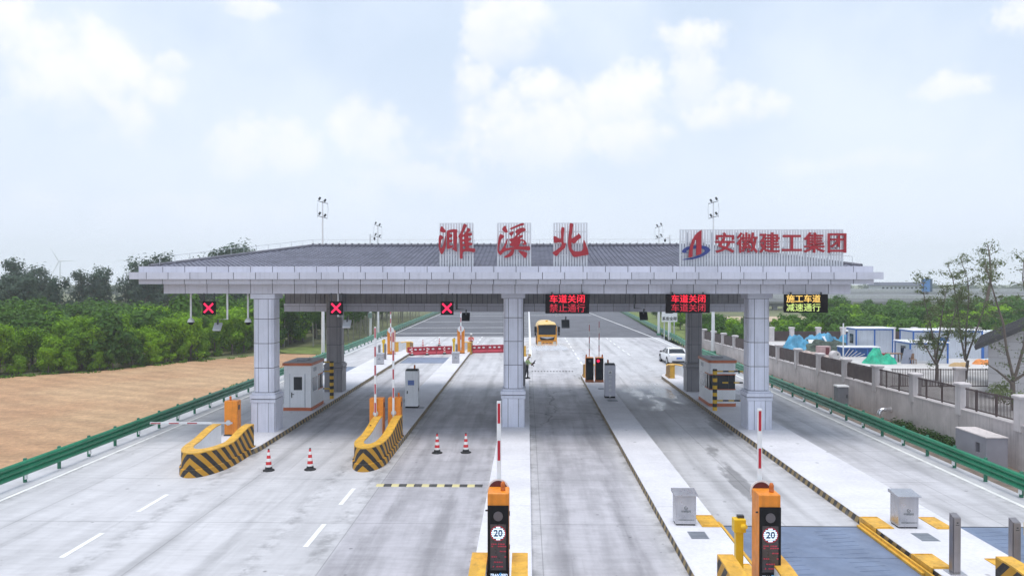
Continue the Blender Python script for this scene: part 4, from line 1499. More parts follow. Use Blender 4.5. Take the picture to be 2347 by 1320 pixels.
p0 = sensor_post('brushed steel sensor post on the right island, nearer to the kerb', (10.62, 18.45, .255))
dup(p0, (11.85, 18.1, .255), 0, 'brushed steel sensor post at the far edge of the right island')
dup(p0, (-13.25, 66.0, .255), 0, 'distant steel sensor post behind the left stainless box')
dup(p0, (-12.95, 67.2, .255), 0, 'distant leaning steel sensor post right of another behind the left stainless box')
dup(p0, (-6.4, 67.0, .255), 0, 'distant steel sensor post behind the stainless box near the orange worker')


def yellow_sensor(label, loc, rz=0, h=1.62):
    t = thing('yellow_sensor', label, 'sensor', loc, rz, 'yellow sensor posts')
    mb = MB()
    mb.box(-.09, .09, -.08, .08, 0, h - .32)
    mb.build('post', YBRIGHT, t, bevel=.01)
    mb = MB()
    mb.box(-.14, .14, -.12, .12, h - .318, h)
    mb.build('head', YBRIGHT, t, bevel=.02)
    mb = MB()
    mb.tube([(.05, -.12, h - .17), (.12, -.20, h - .14)], [.07, .05], 12)
    mb.build('lamp', YBRIGHT, t)
    mb = MB()
    mb.box(-.03, .12, -.02, .10, h + .001, h + .06)
    mb.build('lens_hood', DARK, t)
    return t


y0 = yellow_sensor('yellow sensor post between the middle right island and its gate machine', (5.02, 17.55, .25))
dup(y0, (11.72, 17.3, .25), 0, 'yellow sensor post cut by the right edge of the photo')
dup(y0, (-13.55, 69.5, .25), 0, 'distant yellow sensor post by the far left orange gate')
dup(y0, (-7.05, 71.0, .25), 0, 'distant yellow sensor post by the orange gate near the worker')


def weigh_deck(label, x0, x1, y0, y1, rail=True, near=True):
    t = thing('weighing_deck', label, 'weighing deck', ((x0 + x1) / 2, (y0 + y1) / 2, 0), 0, 'vehicle weighing decks')
    w, l = (x1 - x0) / 2, (y1 - y0) / 2
    mb = MB()
    n = 3
    for i in range(n):
        a = -l + 2 * l * i / n
        mb.box(-w, w, a + .012, a + 2 * l / n - .012, .0, .016)
    if near:
        # treaded strips welded along the wheel tracks
        for xs in (-w * .5, w * .48):
            for k in range(24):
                mb.bar((xs - .42, -l + .2 + k * .3, .018), (xs + .42, -l + .32 + k * .3, .018), .02, .006)
    mb.build('deck', SCALE, t)
    mb = MB()
    mb.box(-w - .07, -w - .003, -l, l, .0, .02)
    mb.box(w + .003, w + .07, -l, l, .0, .02)
    mb.box(-w, w, l + .003, l + .05, .0, .02)
    mb.build('frame', DARK, t)
    if rail:
        for sx in (-1, 1):
            if near and sx == 1 or near and sx == -1:
                mb = MB()
                xx = sx * (w - .03)
                mb.box(xx - .05, xx + .05, -l, -l * .12, .02, .09)
                mb.box(xx - .05, xx + .05, l * .02, l, .02, .09)
                mb.box(xx - .03 + sx * .06, xx + .03 + sx * .06, -l, l, .02, .16)
                mb.build('guard_angle', YELLOW, t, bevel=.006)
    return t


weigh_deck('blue-grey weighing deck between the two right foreground islands', 5.86, 10.08, 15.0, 22.55)
weigh_deck('blue-grey weighing deck in the outer right lane', 12.86, 16.3, 15.0, 22.6, rail=False)
weigh_deck('distant grey weighing deck before the red water barriers', -11.45, -7.45, 66.5, 71.3, near=False)
weigh_deck('distant grey weighing deck beside the left guardrail', -17.3, -14.5, 58, 63.5, near=False)


def kiosk(label, loc, w, d, h, body, text, screen):
    t = thing('toll_kiosk', label, 'kiosk', loc, 0, 'self service kiosks')
    mb = MB()
    mb.box(-w / 2, w / 2, -d / 2, d / 2, .09, h)
    mb.build('body', body, t, bevel=.03, seg=3)
    mb = MB()
    mb.box(-w / 2 + .015, w / 2 - .015, -d / 2 + .015, d / 2 - .015, 0, .088)
    mb.build('plinth', BLACK, t)
    mb = MB()
    mb.frust(-w / 2 + .005, w / 2 - .005, -d / 2 + .005, d / 2 - .005, h + .001, h + .10, .05, .07)
    mb.build('roof_cap', DARK, t, bevel=.02)
    beacon(t, -.1 if text else .12, .1, h + .10)
    if screen:
        mb = MB()
        mb.box(-w * .28, w * .2, -d / 2 - .008, -d / 2 + .004, h - .80, h - .52)
        mb.build('screen', mat('screen_blue', (0.05, 0.09, 0.24), .2, emit=.25), t)
        mb = MB()
        mb.box(-w * .36, -w * .28, -d / 2 - .02, -d / 2 + .004, h - 1.28, h - 1.12)
        mb.build('handle', DARK, t)
    if text:
        mb = MB()
        mb.box(-.12, .12, -d / 2 - .006, -d / 2 + .002, h - .56, h - .32)
        bd = mb.build('badge', WHITE, t, bevel=.004)
        mb = MB()
        mb.box(-.075, .075, -d / 2 - .0095, -d / 2 - .0065, h - .49, h - .465)
        mb.box(-.015, .015, -d / 2 - .0095, -d / 2 - .0065, h - .46, h - .39)
        mb.box(-.05, .05, -d / 2 - .0095, -d / 2 - .0065, h - .435, h - .42)
        mb.build('icon', DARK, t)
        for k, ch in enumerate('自助缴费'):
            put('character', text_mesh('character', ch, .20, .002, Matrix.Translation((0, -d / 2 - .0015, h - .74 - .27 * k)) @ FACE, .004), WHITE, t)
        mb = MB()
        mb.prism([(-.04, h - 2.0), (.08, h - 1.88), (-.04, h - 1.76)], 'y', -d / 2 - .006, -d / 2 + .002)
        mb.build('arrow', WHITE, t)
    mb = MB()
    mb.box(w / 2 - .003, w / 2 + .012, -.12, -.04, h * .45, h * .53)
    mb.build('lock', DARK, t)
    return t


kiosk('white self service kiosk with small blue screen behind the orange gates', (-6.55, 42.0, .25), .74, .6, 2.10, BOOTHWHITE, False, True)
kiosk('silver self service kiosk with a column of white characters', (5.12, 45.8, .25), .66, .55, 2.02, mat('kiosk_silver', (.60, .61, .68), .35, .2, .05, 1, streak=.06), True, False)


# ------------------------------------------------------------------ toll booths
def booth(label, loc, rz):
    """front (window end) faces -Y"""
    t = thing('toll_booth', label, 'toll booth', loc, rz, 'toll booths under the canopy')
    w, l, h = 1.5, 2.6, 2.55
    x, y = w / 2, l / 2

    def plan(o=0.0, r=.16):
        pts = []
        for cx, cy, a0 in ((-x + r, -y + r, PI), (x - r, -y + r, 1.5 * PI)):
            for i in range(7):
                a = a0 + PI / 2 * i / 6
                pts.append((cx + (r + o) * math.cos(a), cy + (r + o) * math.sin(a)))
        return pts + [(x + o, y + o), (-x - o, y + o)]
    mb = MB()
    mb.prism(plan(), 'z', .17, .95)
    mb.prism(plan(), 'z', 1.86, h - .051)
    mb.prism([(px_, py) for px_, py in ((-x, -.15), (x, -.15), (x, y), (-x, y))], 'z', .951, 1.859)
    mb.build('body', BOOTHWHITE, t)
    mb = MB()
    mb.prism(plan(.035), 'z', 0, .17)
    mb.build('base_trim', BOOTHORANGE, t)
    mb = MB()
    fp_ = plan(.02)[:14] + [(x + .02, -.12), (-x - .02, -.12)]
    mb.prism(fp_, 'z', .951, 1.0)
    mb.build('window_trim', BOOTHORANGE, t)
    mb = MB()
    mb.prism(fp_, 'z', 1.80, 1.859)
    mb.build('window_trim', BOOTHORANGE, t)
    mb = MB()
    mb.prism([(a * .985, b * .985) for a, b in plan()[:14]] + [(x * .985, -.16), (-x * .985, -.16)], 'z', 1.001, 1.799)
    wd = mb.build('window', GLASS, t)
    mb = MB()
    for a in (-.35, .3):
        mb.box(a, a + .03, -y - .004, -y + .05, 1.001, 1.799)
    for sx in (-1, 1):
        mb.box(sx * x - .02, sx * x + .02, -.75, -.71, 1.001, 1.799)
    mb.build('window_frame', DARK, wd)
    mb = MB()
    mb.prism(plan(.07), 'z', h - .05, h + .10)
    mb.build('roof_trim', BOOTHORANGE, t)
    mb = MB()
    mb.prism(plan(.03), 'z', h + .101, h + .13)
    mb.box(-.3, .3, -.2, .4, h + .131, h + .20)
    mb.build('roof', BOOTHROOF, t)
    # rear door
    mb = MB()
    mb.box(-.40, .40, y + .002, y + .03, .18, 2.02)
    dr = mb.build('door', BOOTHWHITE, t, bevel=.006)
    mb = MB()
    mb.box(-.27, .20, y + .031, y + .036, 1.15, 1.88)
    mb.build('door_window', GLASS, dr)
    mb = MB()
    mb.box(.29, .33, y + .031, y + .05, .72, 1.02)
    mb.box(.17, .33, y + .05, y + .065, .90, .93)
    mb.build('handle', BLACK, dr)
    mb = MB()
    for a, b in ((-.44, -.405), (.405, .44)):
        mb.box(a, b, y + .002, y + .022, .175, 2.06)
    mb.build('door_frame', mat('frame_grey', (.50, .53, .57), .5), t)
    # lane side: service window and vent grille
    for sx in (-1, 1):
        mb = MB()
        mb.box(sx * x - .012, sx * x + .012, .05, .95, 1.02, 1.78)
        mb.build('side_window', mat('side_glass', (.20, .23, .26), .15), t, bevel=.003)
        mb = MB()
        mb.box(sx * x - .016, sx * x + .016, .25, .8, 2.12, 2.34)
        for k in range(4):
            mb.box(sx * x - .022, sx * x + .022, .28, .77, 2.145 + k * .05, 2.165 + k * .05)
        mb.build('vent', mat('frame_grey', (.50, .53, .57), .5), t)
    return t


booth('white toll booth with orange trim, door end facing, by the left front column', (-12.76, 42.05, .25), PI)
booth('white toll booth with dark wraparound window by the right front column', (11.25, 43.9, .25), 0)


def guard_frame(label, loc, bars, side):
    t = thing('guard_post', label, 'guard post', loc, 0, 'black and yellow guard posts at the booths')
    mb = MB()
    mb.tube([(0, 0, 0), (0, 0, 2.30)], .125, 16, 0, True, True)
    mb.build('post', PSTRIPE, t)
    for z, a, b in bars:
        mb = MB()
        mb.tube([(side * a, 0, z), (side * b, 0, z)], .045, 10, 0, True, True)
        mb.build('guard_bar', RSTRIPE, t)
    return t


guard_frame('black and yellow guard post behind the left toll booth', (-11.95, 44.9, .25), [(2.25, .13, .75), (1.68, .13, .75), (.62, .13, .75)], -1)
guard_frame('black and yellow guard post before the right toll booth', (10.46, 41.3, .25), [(2.18, .13, 1.55), (1.55, .42, 1.55), (.55, .13, 1.4)], 1)


# ------------------------------------------------------------------ cones, speed bumps, water barriers
def cone(label, loc):
    t = thing('traffic_cone', label, 'traffic cone', loc, 0, 'striped traffic cones')
    mb = MB()
    mb.lathe([(.0, .0), (.235, .0), (.235, .035), (.19, .05)], 8)
    mb.lathe([(.15, .051), (.125, .16)], 16)
    mb.build('base', RUBBER, t)
    mb = MB()
    mb.lathe([(.122, .161), (.042, .80), (.03, .83)], 20, uv=True)
    mb.build('cone_body', CONESTRIPE, t)
    mb = MB()
    mb.lathe([(.035, .831), (.035, .86), (.0, .865)], 12)
    mb.build('tip', RUBBER, t)
    return t


c0 = cone('striped traffic cone nearest the wide striped crash nose', (-10.18, 28.84, 0))
dup(c0, (-8.59, 29.01, 0), .4, 'striped traffic cone left of the narrow striped crash nose')
dup(c0, (-3.90, 31.92, 0), .2, 'left cone of the two in the lane beside the middle island')
dup(c0, (-2.66, 32.02, 0), .7, 'right cone of the two in the lane, nearest the middle column')
for x, y, l in ((-11.45, 73.2, 'distant cone before the leftmost dark red barrier'), (-10.0, 73.7, 'distant cone second from left before the red barriers'),
                (-8.35, 74.6, 'distant cone third from left before the red barriers'), (-11.6, 82, 'distant cone standing left behind the red barriers'),
                (-10.0, 84, 'distant cone standing right behind the red barriers')):
    dup(c0, (x, y, 0), .3, l)
dup(c0, (-6.9, 32.4, .25), 0, 'small cone standing inside the narrow striped crash nose')


def speed_bump(label, x0, x1, y, m=None):
    mb = MB()
    pts = [(-.17, 0), (-.13, .022), (-.06, .038), (.06, .038), (.13, .022), (.17, 0)]
    n = 14
    w = (x1 - x0) / n
    for i in range(n):
        a, b = x0 + w * i + (.07 if m else .006), x0 + w * (i + 1) - (.07 if m else .006)
        vs = [(a, y + p, z) for p, z in pts] + [(b, y + p, z) for p, z in pts]
        u = [(i * .30 + .02, 0)] * 6 + [(i * .30 + .28, 0)] * 6
        mb.add(vs, [(k, k + 1, 7 + k, 6 + k) for k in range(5)] + [tuple(range(6))[::-1], tuple(range(6, 12))], 0, False, u)
    return tag(mb.build('speed_bump', m or BSTRIPE), label, 'speed bump', 'rubber speed bumps')


speed_bump('black and yellow speed bump across the left middle lane', -5.5, -1.62, 26.85)
speed_bump('thin dark speed bump across the lane in front of the truck', .3, 3.85, 60.7, RUBBER)


def water_barrier():
    t = thing('water_barrier', '', 'water barrier', (0, 0, 0), 0, 'red water filled barriers closing the lanes')
    L = 1.62
    mb = MB()
    prof = [(-.25, 0), (-.25, .14), (-.13, .30), (-.11, .80), (.11, .80), (.13, .30), (.25, .14), (.25, 0)]
    mb.prism(prof, 'x', .01, L - .01)
    mb.build('barrier_body', BARRED, t, bevel=.015)
    for x in (.32, .80, 1.28):
        mb = MB()
        n = 14
        mb.prism([(x + .14 * math.cos(2 * PI * i / n), .56 + .085 * math.sin(2 * PI * i / n)) for i in range(n)], 'y', -.136, -.118)
        mb.build('reflector', WHITE, t)
    mb = MB()
    for x in (.4, 1.2):
        mb.lathe([(.06, .801), (.06, .84), (0, .845)], 10, (x, 0))
    mb.build('filler_cap', WHITE, t)
    return t


wb = water_barrier()
runs = [((-11.96, 73.5), (-10.75, 73.9)), ((-10.75, 74.1), (-9.20, 74.6)), ((-9.20, 74.6), (-7.65, 75.1))] + \
       [((-5.75 + 1.58 * k, 75.9 + .42 * k), (-4.17 + 1.58 * k, 76.3 + .42 * k)) for k in range(3)]
names = ['leftmost dark red water barrier, set apart at an angle', 'red water barrier behind the second cone from left', 'red water barrier ending behind the distant stainless box',
         'red water barrier just right of the worker in orange', 'red water barrier second from the right beside the middle column', 'red water barrier partly hidden by the middle column']
for i, ((a, b), n) in enumerate(zip(runs, names)):
    ang = math.atan2(b[1] - a[1], b[0] - a[0])
    if i == 0:
        wb.location, wb.rotation_euler, wb['label'] = (a[0], a[1], 0), (0, 0, ang), n
    else:
        dup(wb, (a[0], a[1], 0), ang, n)


# ------------------------------------------------------------------ guardrails
def guardrail(label, path, side, zb=0.0, refl=True):
    """path of the rail line; side = +1 when the road lies to +X"""
    t = thing('guardrail', label, 'guardrail', (path[0][0], path[0][1], 0))
    ox, oy = path[0]
    # three-wave beam profile (offset toward road, z)
    prof = [(u, .29 + (z - .28) * 1.14) for u, z in [(.00, .28), (.06, .315), (.085, .36), (.06, .405), (.005, .44), (.06, .485), (.085, .53), (.06, .575), (.005, .61), (.06, .655), (.085, .70), (.06, .745), (.0, .78),
            (-.014, .775), (-.008, .61), (-.008, .44), (-.014, .285)]]
    pts = []
    for (xa, ya), (xb, yb) in zip(path, path[1:]):
        n = max(1, int(math.hypot(xb - xa, yb - ya) / 4))
        for i in range(n):
            pts.append((xa + (xb - xa) * i / n, ya + (yb - ya) * i / n))
    pts.append(path[-1])
    rings = [[(x - ox + side * u, y - oy, z + zb) for u, z in prof] for x, y in pts]
    mb = MB()
    mb.loft(rings, 0, False)
    mb.build('rail', GREENRAIL, t)
    # posts every two metres, the first hundred singly, the rest as one part
    acc, k = 0.0, 0
    far = MB()
    for (xa, ya), (xb, yb) in zip(path, path[1:]):
        L = math.hypot(xb - xa, yb - ya)
        s = -acc
        while s + 2.0 <= L:
            s += 2.0
            x, y = xa + (xb - xa) * s / L - ox, ya + (yb - ya) * s / L - oy
            k += 1
            mb = MB() if k <= 96 else far
            cx = x - side * .10
            mb.lathe([(.066, zb - .05), (.066, .885 + zb), (.05, .90 + zb), (0, .905 + zb)], 10, (cx, y))
            mb.box(x - .045 - side * .045, x + .045 - side * .045 - side * .005, y - .05, y + .05, .42 + zb, .66 + zb)
            if k <= 96:
                p = mb.build('post', GREENPOST, t)
                if refl and k % 2 == 0 and k < 44:
                    r = MB()
                    r.box(cx + side * .02, cx + side * .074, y - .062, y + .062, .12 + zb, .30 + zb)
                    r.build('reflector', REFLECT, p)
        acc = L - s
    if far.v:
        o = far.build('distant_posts', GREENPOST, t)
        o['kind'] = 'stuff'
    return t


guardrail('long green guardrail along the field on the left', [(-18.55, 19), (-18.55, 75), (-19.75, 172), (-20.6, 240)], 1)
guardrail('long green guardrail along the retaining wall on the right', [(16.98, 17.8), (16.98, 76), (17.9, 88), (18.9, 110), (21.7, 172), (24, 230)], -1)

# ------------------------------------------------------------------ vehicles
def wheel(t, x, y, r, w, name='wheel', rimcol=None):
    mb = MB()
    mb.tube([(x - w / 2, y, r), (x - w / 2 + .02, y, r), (x + w / 2 - .02, y, r), (x + w / 2, y, r)], [r * .9, r, r, r * .9], 22)
    o = mb.build(name, RUBBER, t)
    sx = 1 if x > 0 else -1
    mb = MB()
    mb.tube([(x + sx * (w / 2 + .001), y, r), (x + sx * (w / 2 + .012), y, r)], r * .62, 16)
    for k in range(5):
        a = 2 * PI * k / 5
        mb.bar((x + sx * (w / 2 + .016), y, r), (x + sx * (w / 2 + .016), y + r * .56 * math.cos(a), r + r * .56 * math.sin(a)), .05, .02, 0, (1, 0, 0))
    mb.build('rim', rimcol or GALV, o)


def sedan(label, loc, rz):
    """front +Y"""
    t = thing('sedan_car', label, 'car', loc, rz)

    def ring(y, w, zb, zt, sh=.86):
        half = [(w * .86, zb), (w * .985, zb + .10), (w, zb + (zt - zb) * .55), (w * .965, zt - .10), (w * sh, zt - .015), (w * .5, zt + .012)]
        return [(x, y, z) for x, z in half] + [(0, y, zt + .02)] + [(-x, y, z) for x, z in half[::-1]]
    st = [(-2.30, .66, .42, .72), (-2.26, .76, .32, .86), (-2.18, .83, .27, .99), (-2.0, .88, .25, 1.03), (-1.6, .90, .22, 1.02), (-.9, .905, .2, .98), (.2, .905, .2, .96), (1.0, .90, .2, .95),
          (1.5, .89, .21, .90), (2.0, .86, .22, .82), (2.22, .78, .25, .72), (2.32, .6, .34, .6)]
    mb = MB()
    mb.loft([ring(*s) for s in st], 0, True)
    body = mb.build('body', CARWHITE, t)
    # glasshouse
    def gr(z, ya, yb, w, r=.22):
        pts = []
        for cx, cy, a0 in ((w - r, yb - r, 0), (-w + r, yb - r, PI / 2), (-w + r, ya + r, PI), (w - r, ya + r, 1.5 * PI)):
            for i in range(5):
                a = a0 + PI / 2 * i / 4
                pts.append((cx + r * math.cos(a), cy + r * math.sin(a), z))
        return pts
    mb = MB()
    mb.loft([gr(.95, -1.72, 1.12, .80), gr(1.10, -1.45, .82, .755), gr(1.26, -1.14, .48, .685), gr(1.36, -.92, .22, .63)], 0, True)
    mb.build('windows', GLASS, t)
    mb = MB()
    mb.loft([gr(1.345, -.98, .30, .655), gr(1.40, -.86, .16, .60), gr(1.435, -.6, -.1, .45)], 0, True)
    mb.build('roof', CARWHITE, t)
    mb = MB()
    for sx in (-1, 1):
        mb.tube([(sx * .80, -1.62, .98), (sx * .70, -1.2, 1.26), (sx * .645, -.95, 1.38)], [.075, .06, .05], 6)
        mb.tube([(sx * .80, 1.02, .98), (sx * .70, .52, 1.24), (sx * .64, .22, 1.38)], [.045, .04, .04], 6)
        mb.tube([(sx * .815, -.28, .96), (sx * .725, -.33, 1.2), (sx * .65, -.36, 1.37)], .03, 6)
    mb.build('pillar', CARWHITE, t)
    for x in (-.80, .80):
        for y in (-1.42, 1.38):
            wheel(t, x, y, .33, .2)
            mb = MB()
            sx = 1 if x > 0 else -1
            mb.tube([(x * .9, y, .36), (x + sx * .108, y, .36)], .385, 20)
            mb.build('wheel_arch', BLACK, t)
    for sx in (-1, 1):
        mb = MB()
        mb.loft([[(sx * .42, -2.262, .80), (sx * .42, -2.215, .90), (sx * .44, -2.12, .90), (sx * .44, -2.12, .80)],
                 [(sx * .86, -2.10, .80), (sx * .86, -2.06, .92), (sx * .8, -1.95, .92), (sx * .8, -1.95, .80)]], 0, False)
        mb.build('tail_lamp', mat('tail_lamp', (0.10, 0.01, 0.015), .2), t)
        mb = MB()
        mb.frust(sx * .98 - .1, sx * .98 + .1, .62, .80, .92, 1.06, .02, .02)
        mb.build('wing_mirror', BLACK, t, bevel=.02)
    mb = MB()
    mb.box(-.24, .24, -2.335, -2.30, .60, .72)
    mb.build('number_plate', mat('plate_blue', (0.03, 0.14, 0.5), .4), t)
    mb = MB()
    mb.box(-.62, .62, -2.315, -2.2, .30, .42)
    mb.build('bumper_insert', BLACK, t)
    return t


sedan('white saloon car seen from behind, beyond the right rear column', (13.25, 67.2, 0), R(2))


def truck(label, loc, rz):
    """cab front faces -Y"""
    t = thing('water_truck', label, 'truck', loc, rz)
    def ring(y, w, zb, zt, r=.18):
        pts = []
        for cx, cz, a0 in ((w - r, zt - r, 0), (-w + r, zt - r, PI / 2), (-w + .06, zb + .06, PI), (w - .06, zb + .06, 1.5 * PI)):
            rr = r if cz > zb + .1 else .06
            for i in range(5):
                a = a0 + PI / 2 * i / 4
                pts.append((cx + rr * math.cos(a), y, cz + rr * math.sin(a)))
        return pts
    mb = MB()
    mb.loft([ring(-.02, 1.10, .62, 1.45), ring(.06, 1.16, .60, 1.55), ring(.14, 1.18, .60, 2.25), ring(.26, 1.17, .60, 2.5, .24), ring(1.95, 1.15, .60, 2.52, .24)], 0, False)
    mb.build('cab', TRUCKYEL, t, bevel=.02)
    mb = MB()
    mb.loft([[(1.08 * math.cos(a), y, 2.50 + z * max(0, math.sin(a)) ** .7) for a in [PI * i / 16 for i in range(17)]] for y, z in ((.22, .10), (.5, .26), (1.1, .36), (1.9, .36))], 0, True)
    mb.build('cab_roof', TANKCREAM, t)
    mb = MB()
    mb.loft([[(-1.02, -.03, 1.50), (1.02, -.03, 1.50), (1.02, .0, 1.56), (-1.02, .0, 1.56)], [(-1.02, .085, 2.26), (1.02, .085, 2.26), (1.02, .16, 2.24), (-1.02, .16, 2.24)]], 0, False)
    mb.build('windscreen', GLASS, t)
    mb = MB()
    mb.loft([[(-1.08, -.08, 2.27), (1.08, -.08, 2.27), (1.08, .16, 2.27), (-1.08, .16, 2.27)], [(-1.06, .02, 2.50), (1.06, .02, 2.50), (1.06, .3, 2.50), (-1.06, .3, 2.50)]], 0, False)
    mb.build('sun_visor', BLACK, t)
    mb = MB()
    mb.prism([(-.78, .92), (.78, .92), (.90, 1.26), (-.90, 1.26)], 'y', -.055, -.01)
    gp = mb.build('grille', BLACK, t)
    mb = MB()
    mb.prism([(-.80, 1.21), (0, 1.06), (.80, 1.21), (.80, 1.245), (-.80, 1.245)], 'y', -.07, -.056)
    mb.tube([(0, -.058, 1.17), (0, -.078, 1.17)], .06, 12)
    mb.build('badge', GALV, gp)
    mb = MB()
    mb.box(-1.19, 1.19, -.10, .35, .30, .86)
    mb.build('bumper', TRUCKYEL, t, bevel=.05)
    mb = MB()
    mb.box(-1.10, 1.10, -.106, -.101, .775, .83)
    for a, b in ((-.55, -.3), (-.2, .15), (.25, .55)):
        mb.box(a, b, -.108, -.101, .54, .64)
    mb.build('bumper_slot', mat('slot_red', (0.16, 0.02, 0.015), .5), t)
    for sx in (-1, 1):
        mb = MB()
        mb.box(sx * .9 - .2, sx * .9 + .2, -.115, -.101, .44, .76)
        mb.build('headlight', mat('headlamp', (0.62, 0.56, 0.46), .15), t, bevel=.02)
        mb = MB()
        mb.box(sx * 1.38 - .14, sx * 1.38 + .14, -.14, .02, 1.74, 2.34)
        mb.box(sx * 1.38 - .11, sx * 1.38 + .11, -.12, .02, 1.42, 1.70)
        mb.tube([(sx * 1.15, .1, 2.42), (sx * 1.35, -.05, 2.40), (sx * 1.35, -.05, 1.5)], .025, 6)
        mb.build('wing_mirror', BLACK, t, bevel=.02)
        mb = MB()
        mb.box(sx * 1.188 - .006, sx * 1.188 + .006, .55, 1.4, 1.55, 2.3)
        mb.build('side_window', GLASS, t)
        mb = MB()
        mb.bar((sx * .25 - .3, -.05, 1.52), (sx * .25 + .35, -.035, 1.60), .02, .02)
        mb.build('wiper', BLACK, t)
    mb = MB()
    mb.lathe([(.14, 2.84), (.16, 2.90), (.12, 2.96), (0, 2.97)], 12, (0, 1.1))
    mb.build('beacon', mat('beacon_amber', (0.8, 0.4, 0.02), .3), t)
    # tank and chassis
    mb = MB()
    rings = []
    for y, k in ((2.25, .6), (2.3, .9), (2.4, 1), (7.0, 1), (7.1, .9)):
        rings.append([(1.17 * k * math.copysign(abs(math.cos(a)) ** .7, math.cos(a)), y, 1.80 + .92 * k * math.copysign(abs(math.sin(a)) ** .7, math.sin(a))) for a in [2 * PI * i / 28 for i in range(28)]])
    mb.loft(rings, 0, True)
    mb.build('tank', TANKCREAM, t)
    mb = MB()
    mb.box(-.45, .45, .4, 7.1, .55, .95)
    mb.build('chassis', DARK, t)
    for y in (1.0, 4.9, 6.2):
        for sx in (-1, 1):
            wheel(t, sx * 1.0, y, .5, .3, rimcol=TRUCKYEL)
    return t


truck('yellow water spraying truck driving towards the gate in the open lane', (2.20, 80.8, 0), R(1)).scale = (.92, 1, 1.03)


def van(label, loc, rz):
    t = thing('white_van', label, 'van', loc, rz)
    prof = [(-2.4, .35), (2.4, .35), (2.45, .9), (1.75, 1.1), (1.2, 1.85), (.9, 1.98), (-2.3, 2.0), (-2.42, 1.6)]
    mb = MB()
    mb.prism(prof, 'x', -.88, .88)
    mb.build('body', CARWHITE, t, bevel=.06)
    mb = MB()
    mb.loft([[(-.75, 1.73, 1.16), (.75, 1.73, 1.16), (.75, 1.79, 1.16), (-.75, 1.79, 1.16)], [(-.7, 1.24, 1.82), (.7, 1.24, 1.82), (.7, 1.30, 1.82), (-.7, 1.30, 1.82)]], 0, False)
    for sx in (-1, 1):
        mb.prism([(.5, 1.15), (1.5, 1.15), (1.1, 1.75), (.5, 1.75)], 'x', sx * .885 - .004, sx * .885 + .004)
    mb.build('windows', GLASS, t)
    for x in (-.8, .8):
        for y in (-1.5, 1.5):
            wheel(t, x, y, .32, .2)
    return t


van('white van parked behind the blue-grey cabin in the yard', (40.5, 65.5, 1.1), R(75))


# ------------------------------------------------------------------ people
def skin(name, joints, bones, m, parent, sub=1):
    keys = list(joints)
    me = bpy.data.meshes.new(name)
    me.from_pydata([joints[k][0] for k in keys], [(keys.index(a), keys.index(b)) for a, b in bones], [])
    me.materials.append(m)
    o = bpy.data.objects.new(name, me)
    COL.objects.link(o)
    o.parent = parent
    o.modifiers.new('skin', 'SKIN').use_smooth_shade = True
    sv = me.skin_vertices[0].data if me.skin_vertices else None
    if sv is None:
        bpy.context.view_layer.update()
        sv = me.skin_vertices[0].data
    for i, k in enumerate(keys):
        r = joints[k][1]
        sv[i].radius = r if isinstance(r, tuple) else (r, r)
        sv[i].use_root = (i == 0)
    s = o.modifiers.new('subsurf', 'SUBSURF')
    s.levels = s.render_levels = sub
    return o


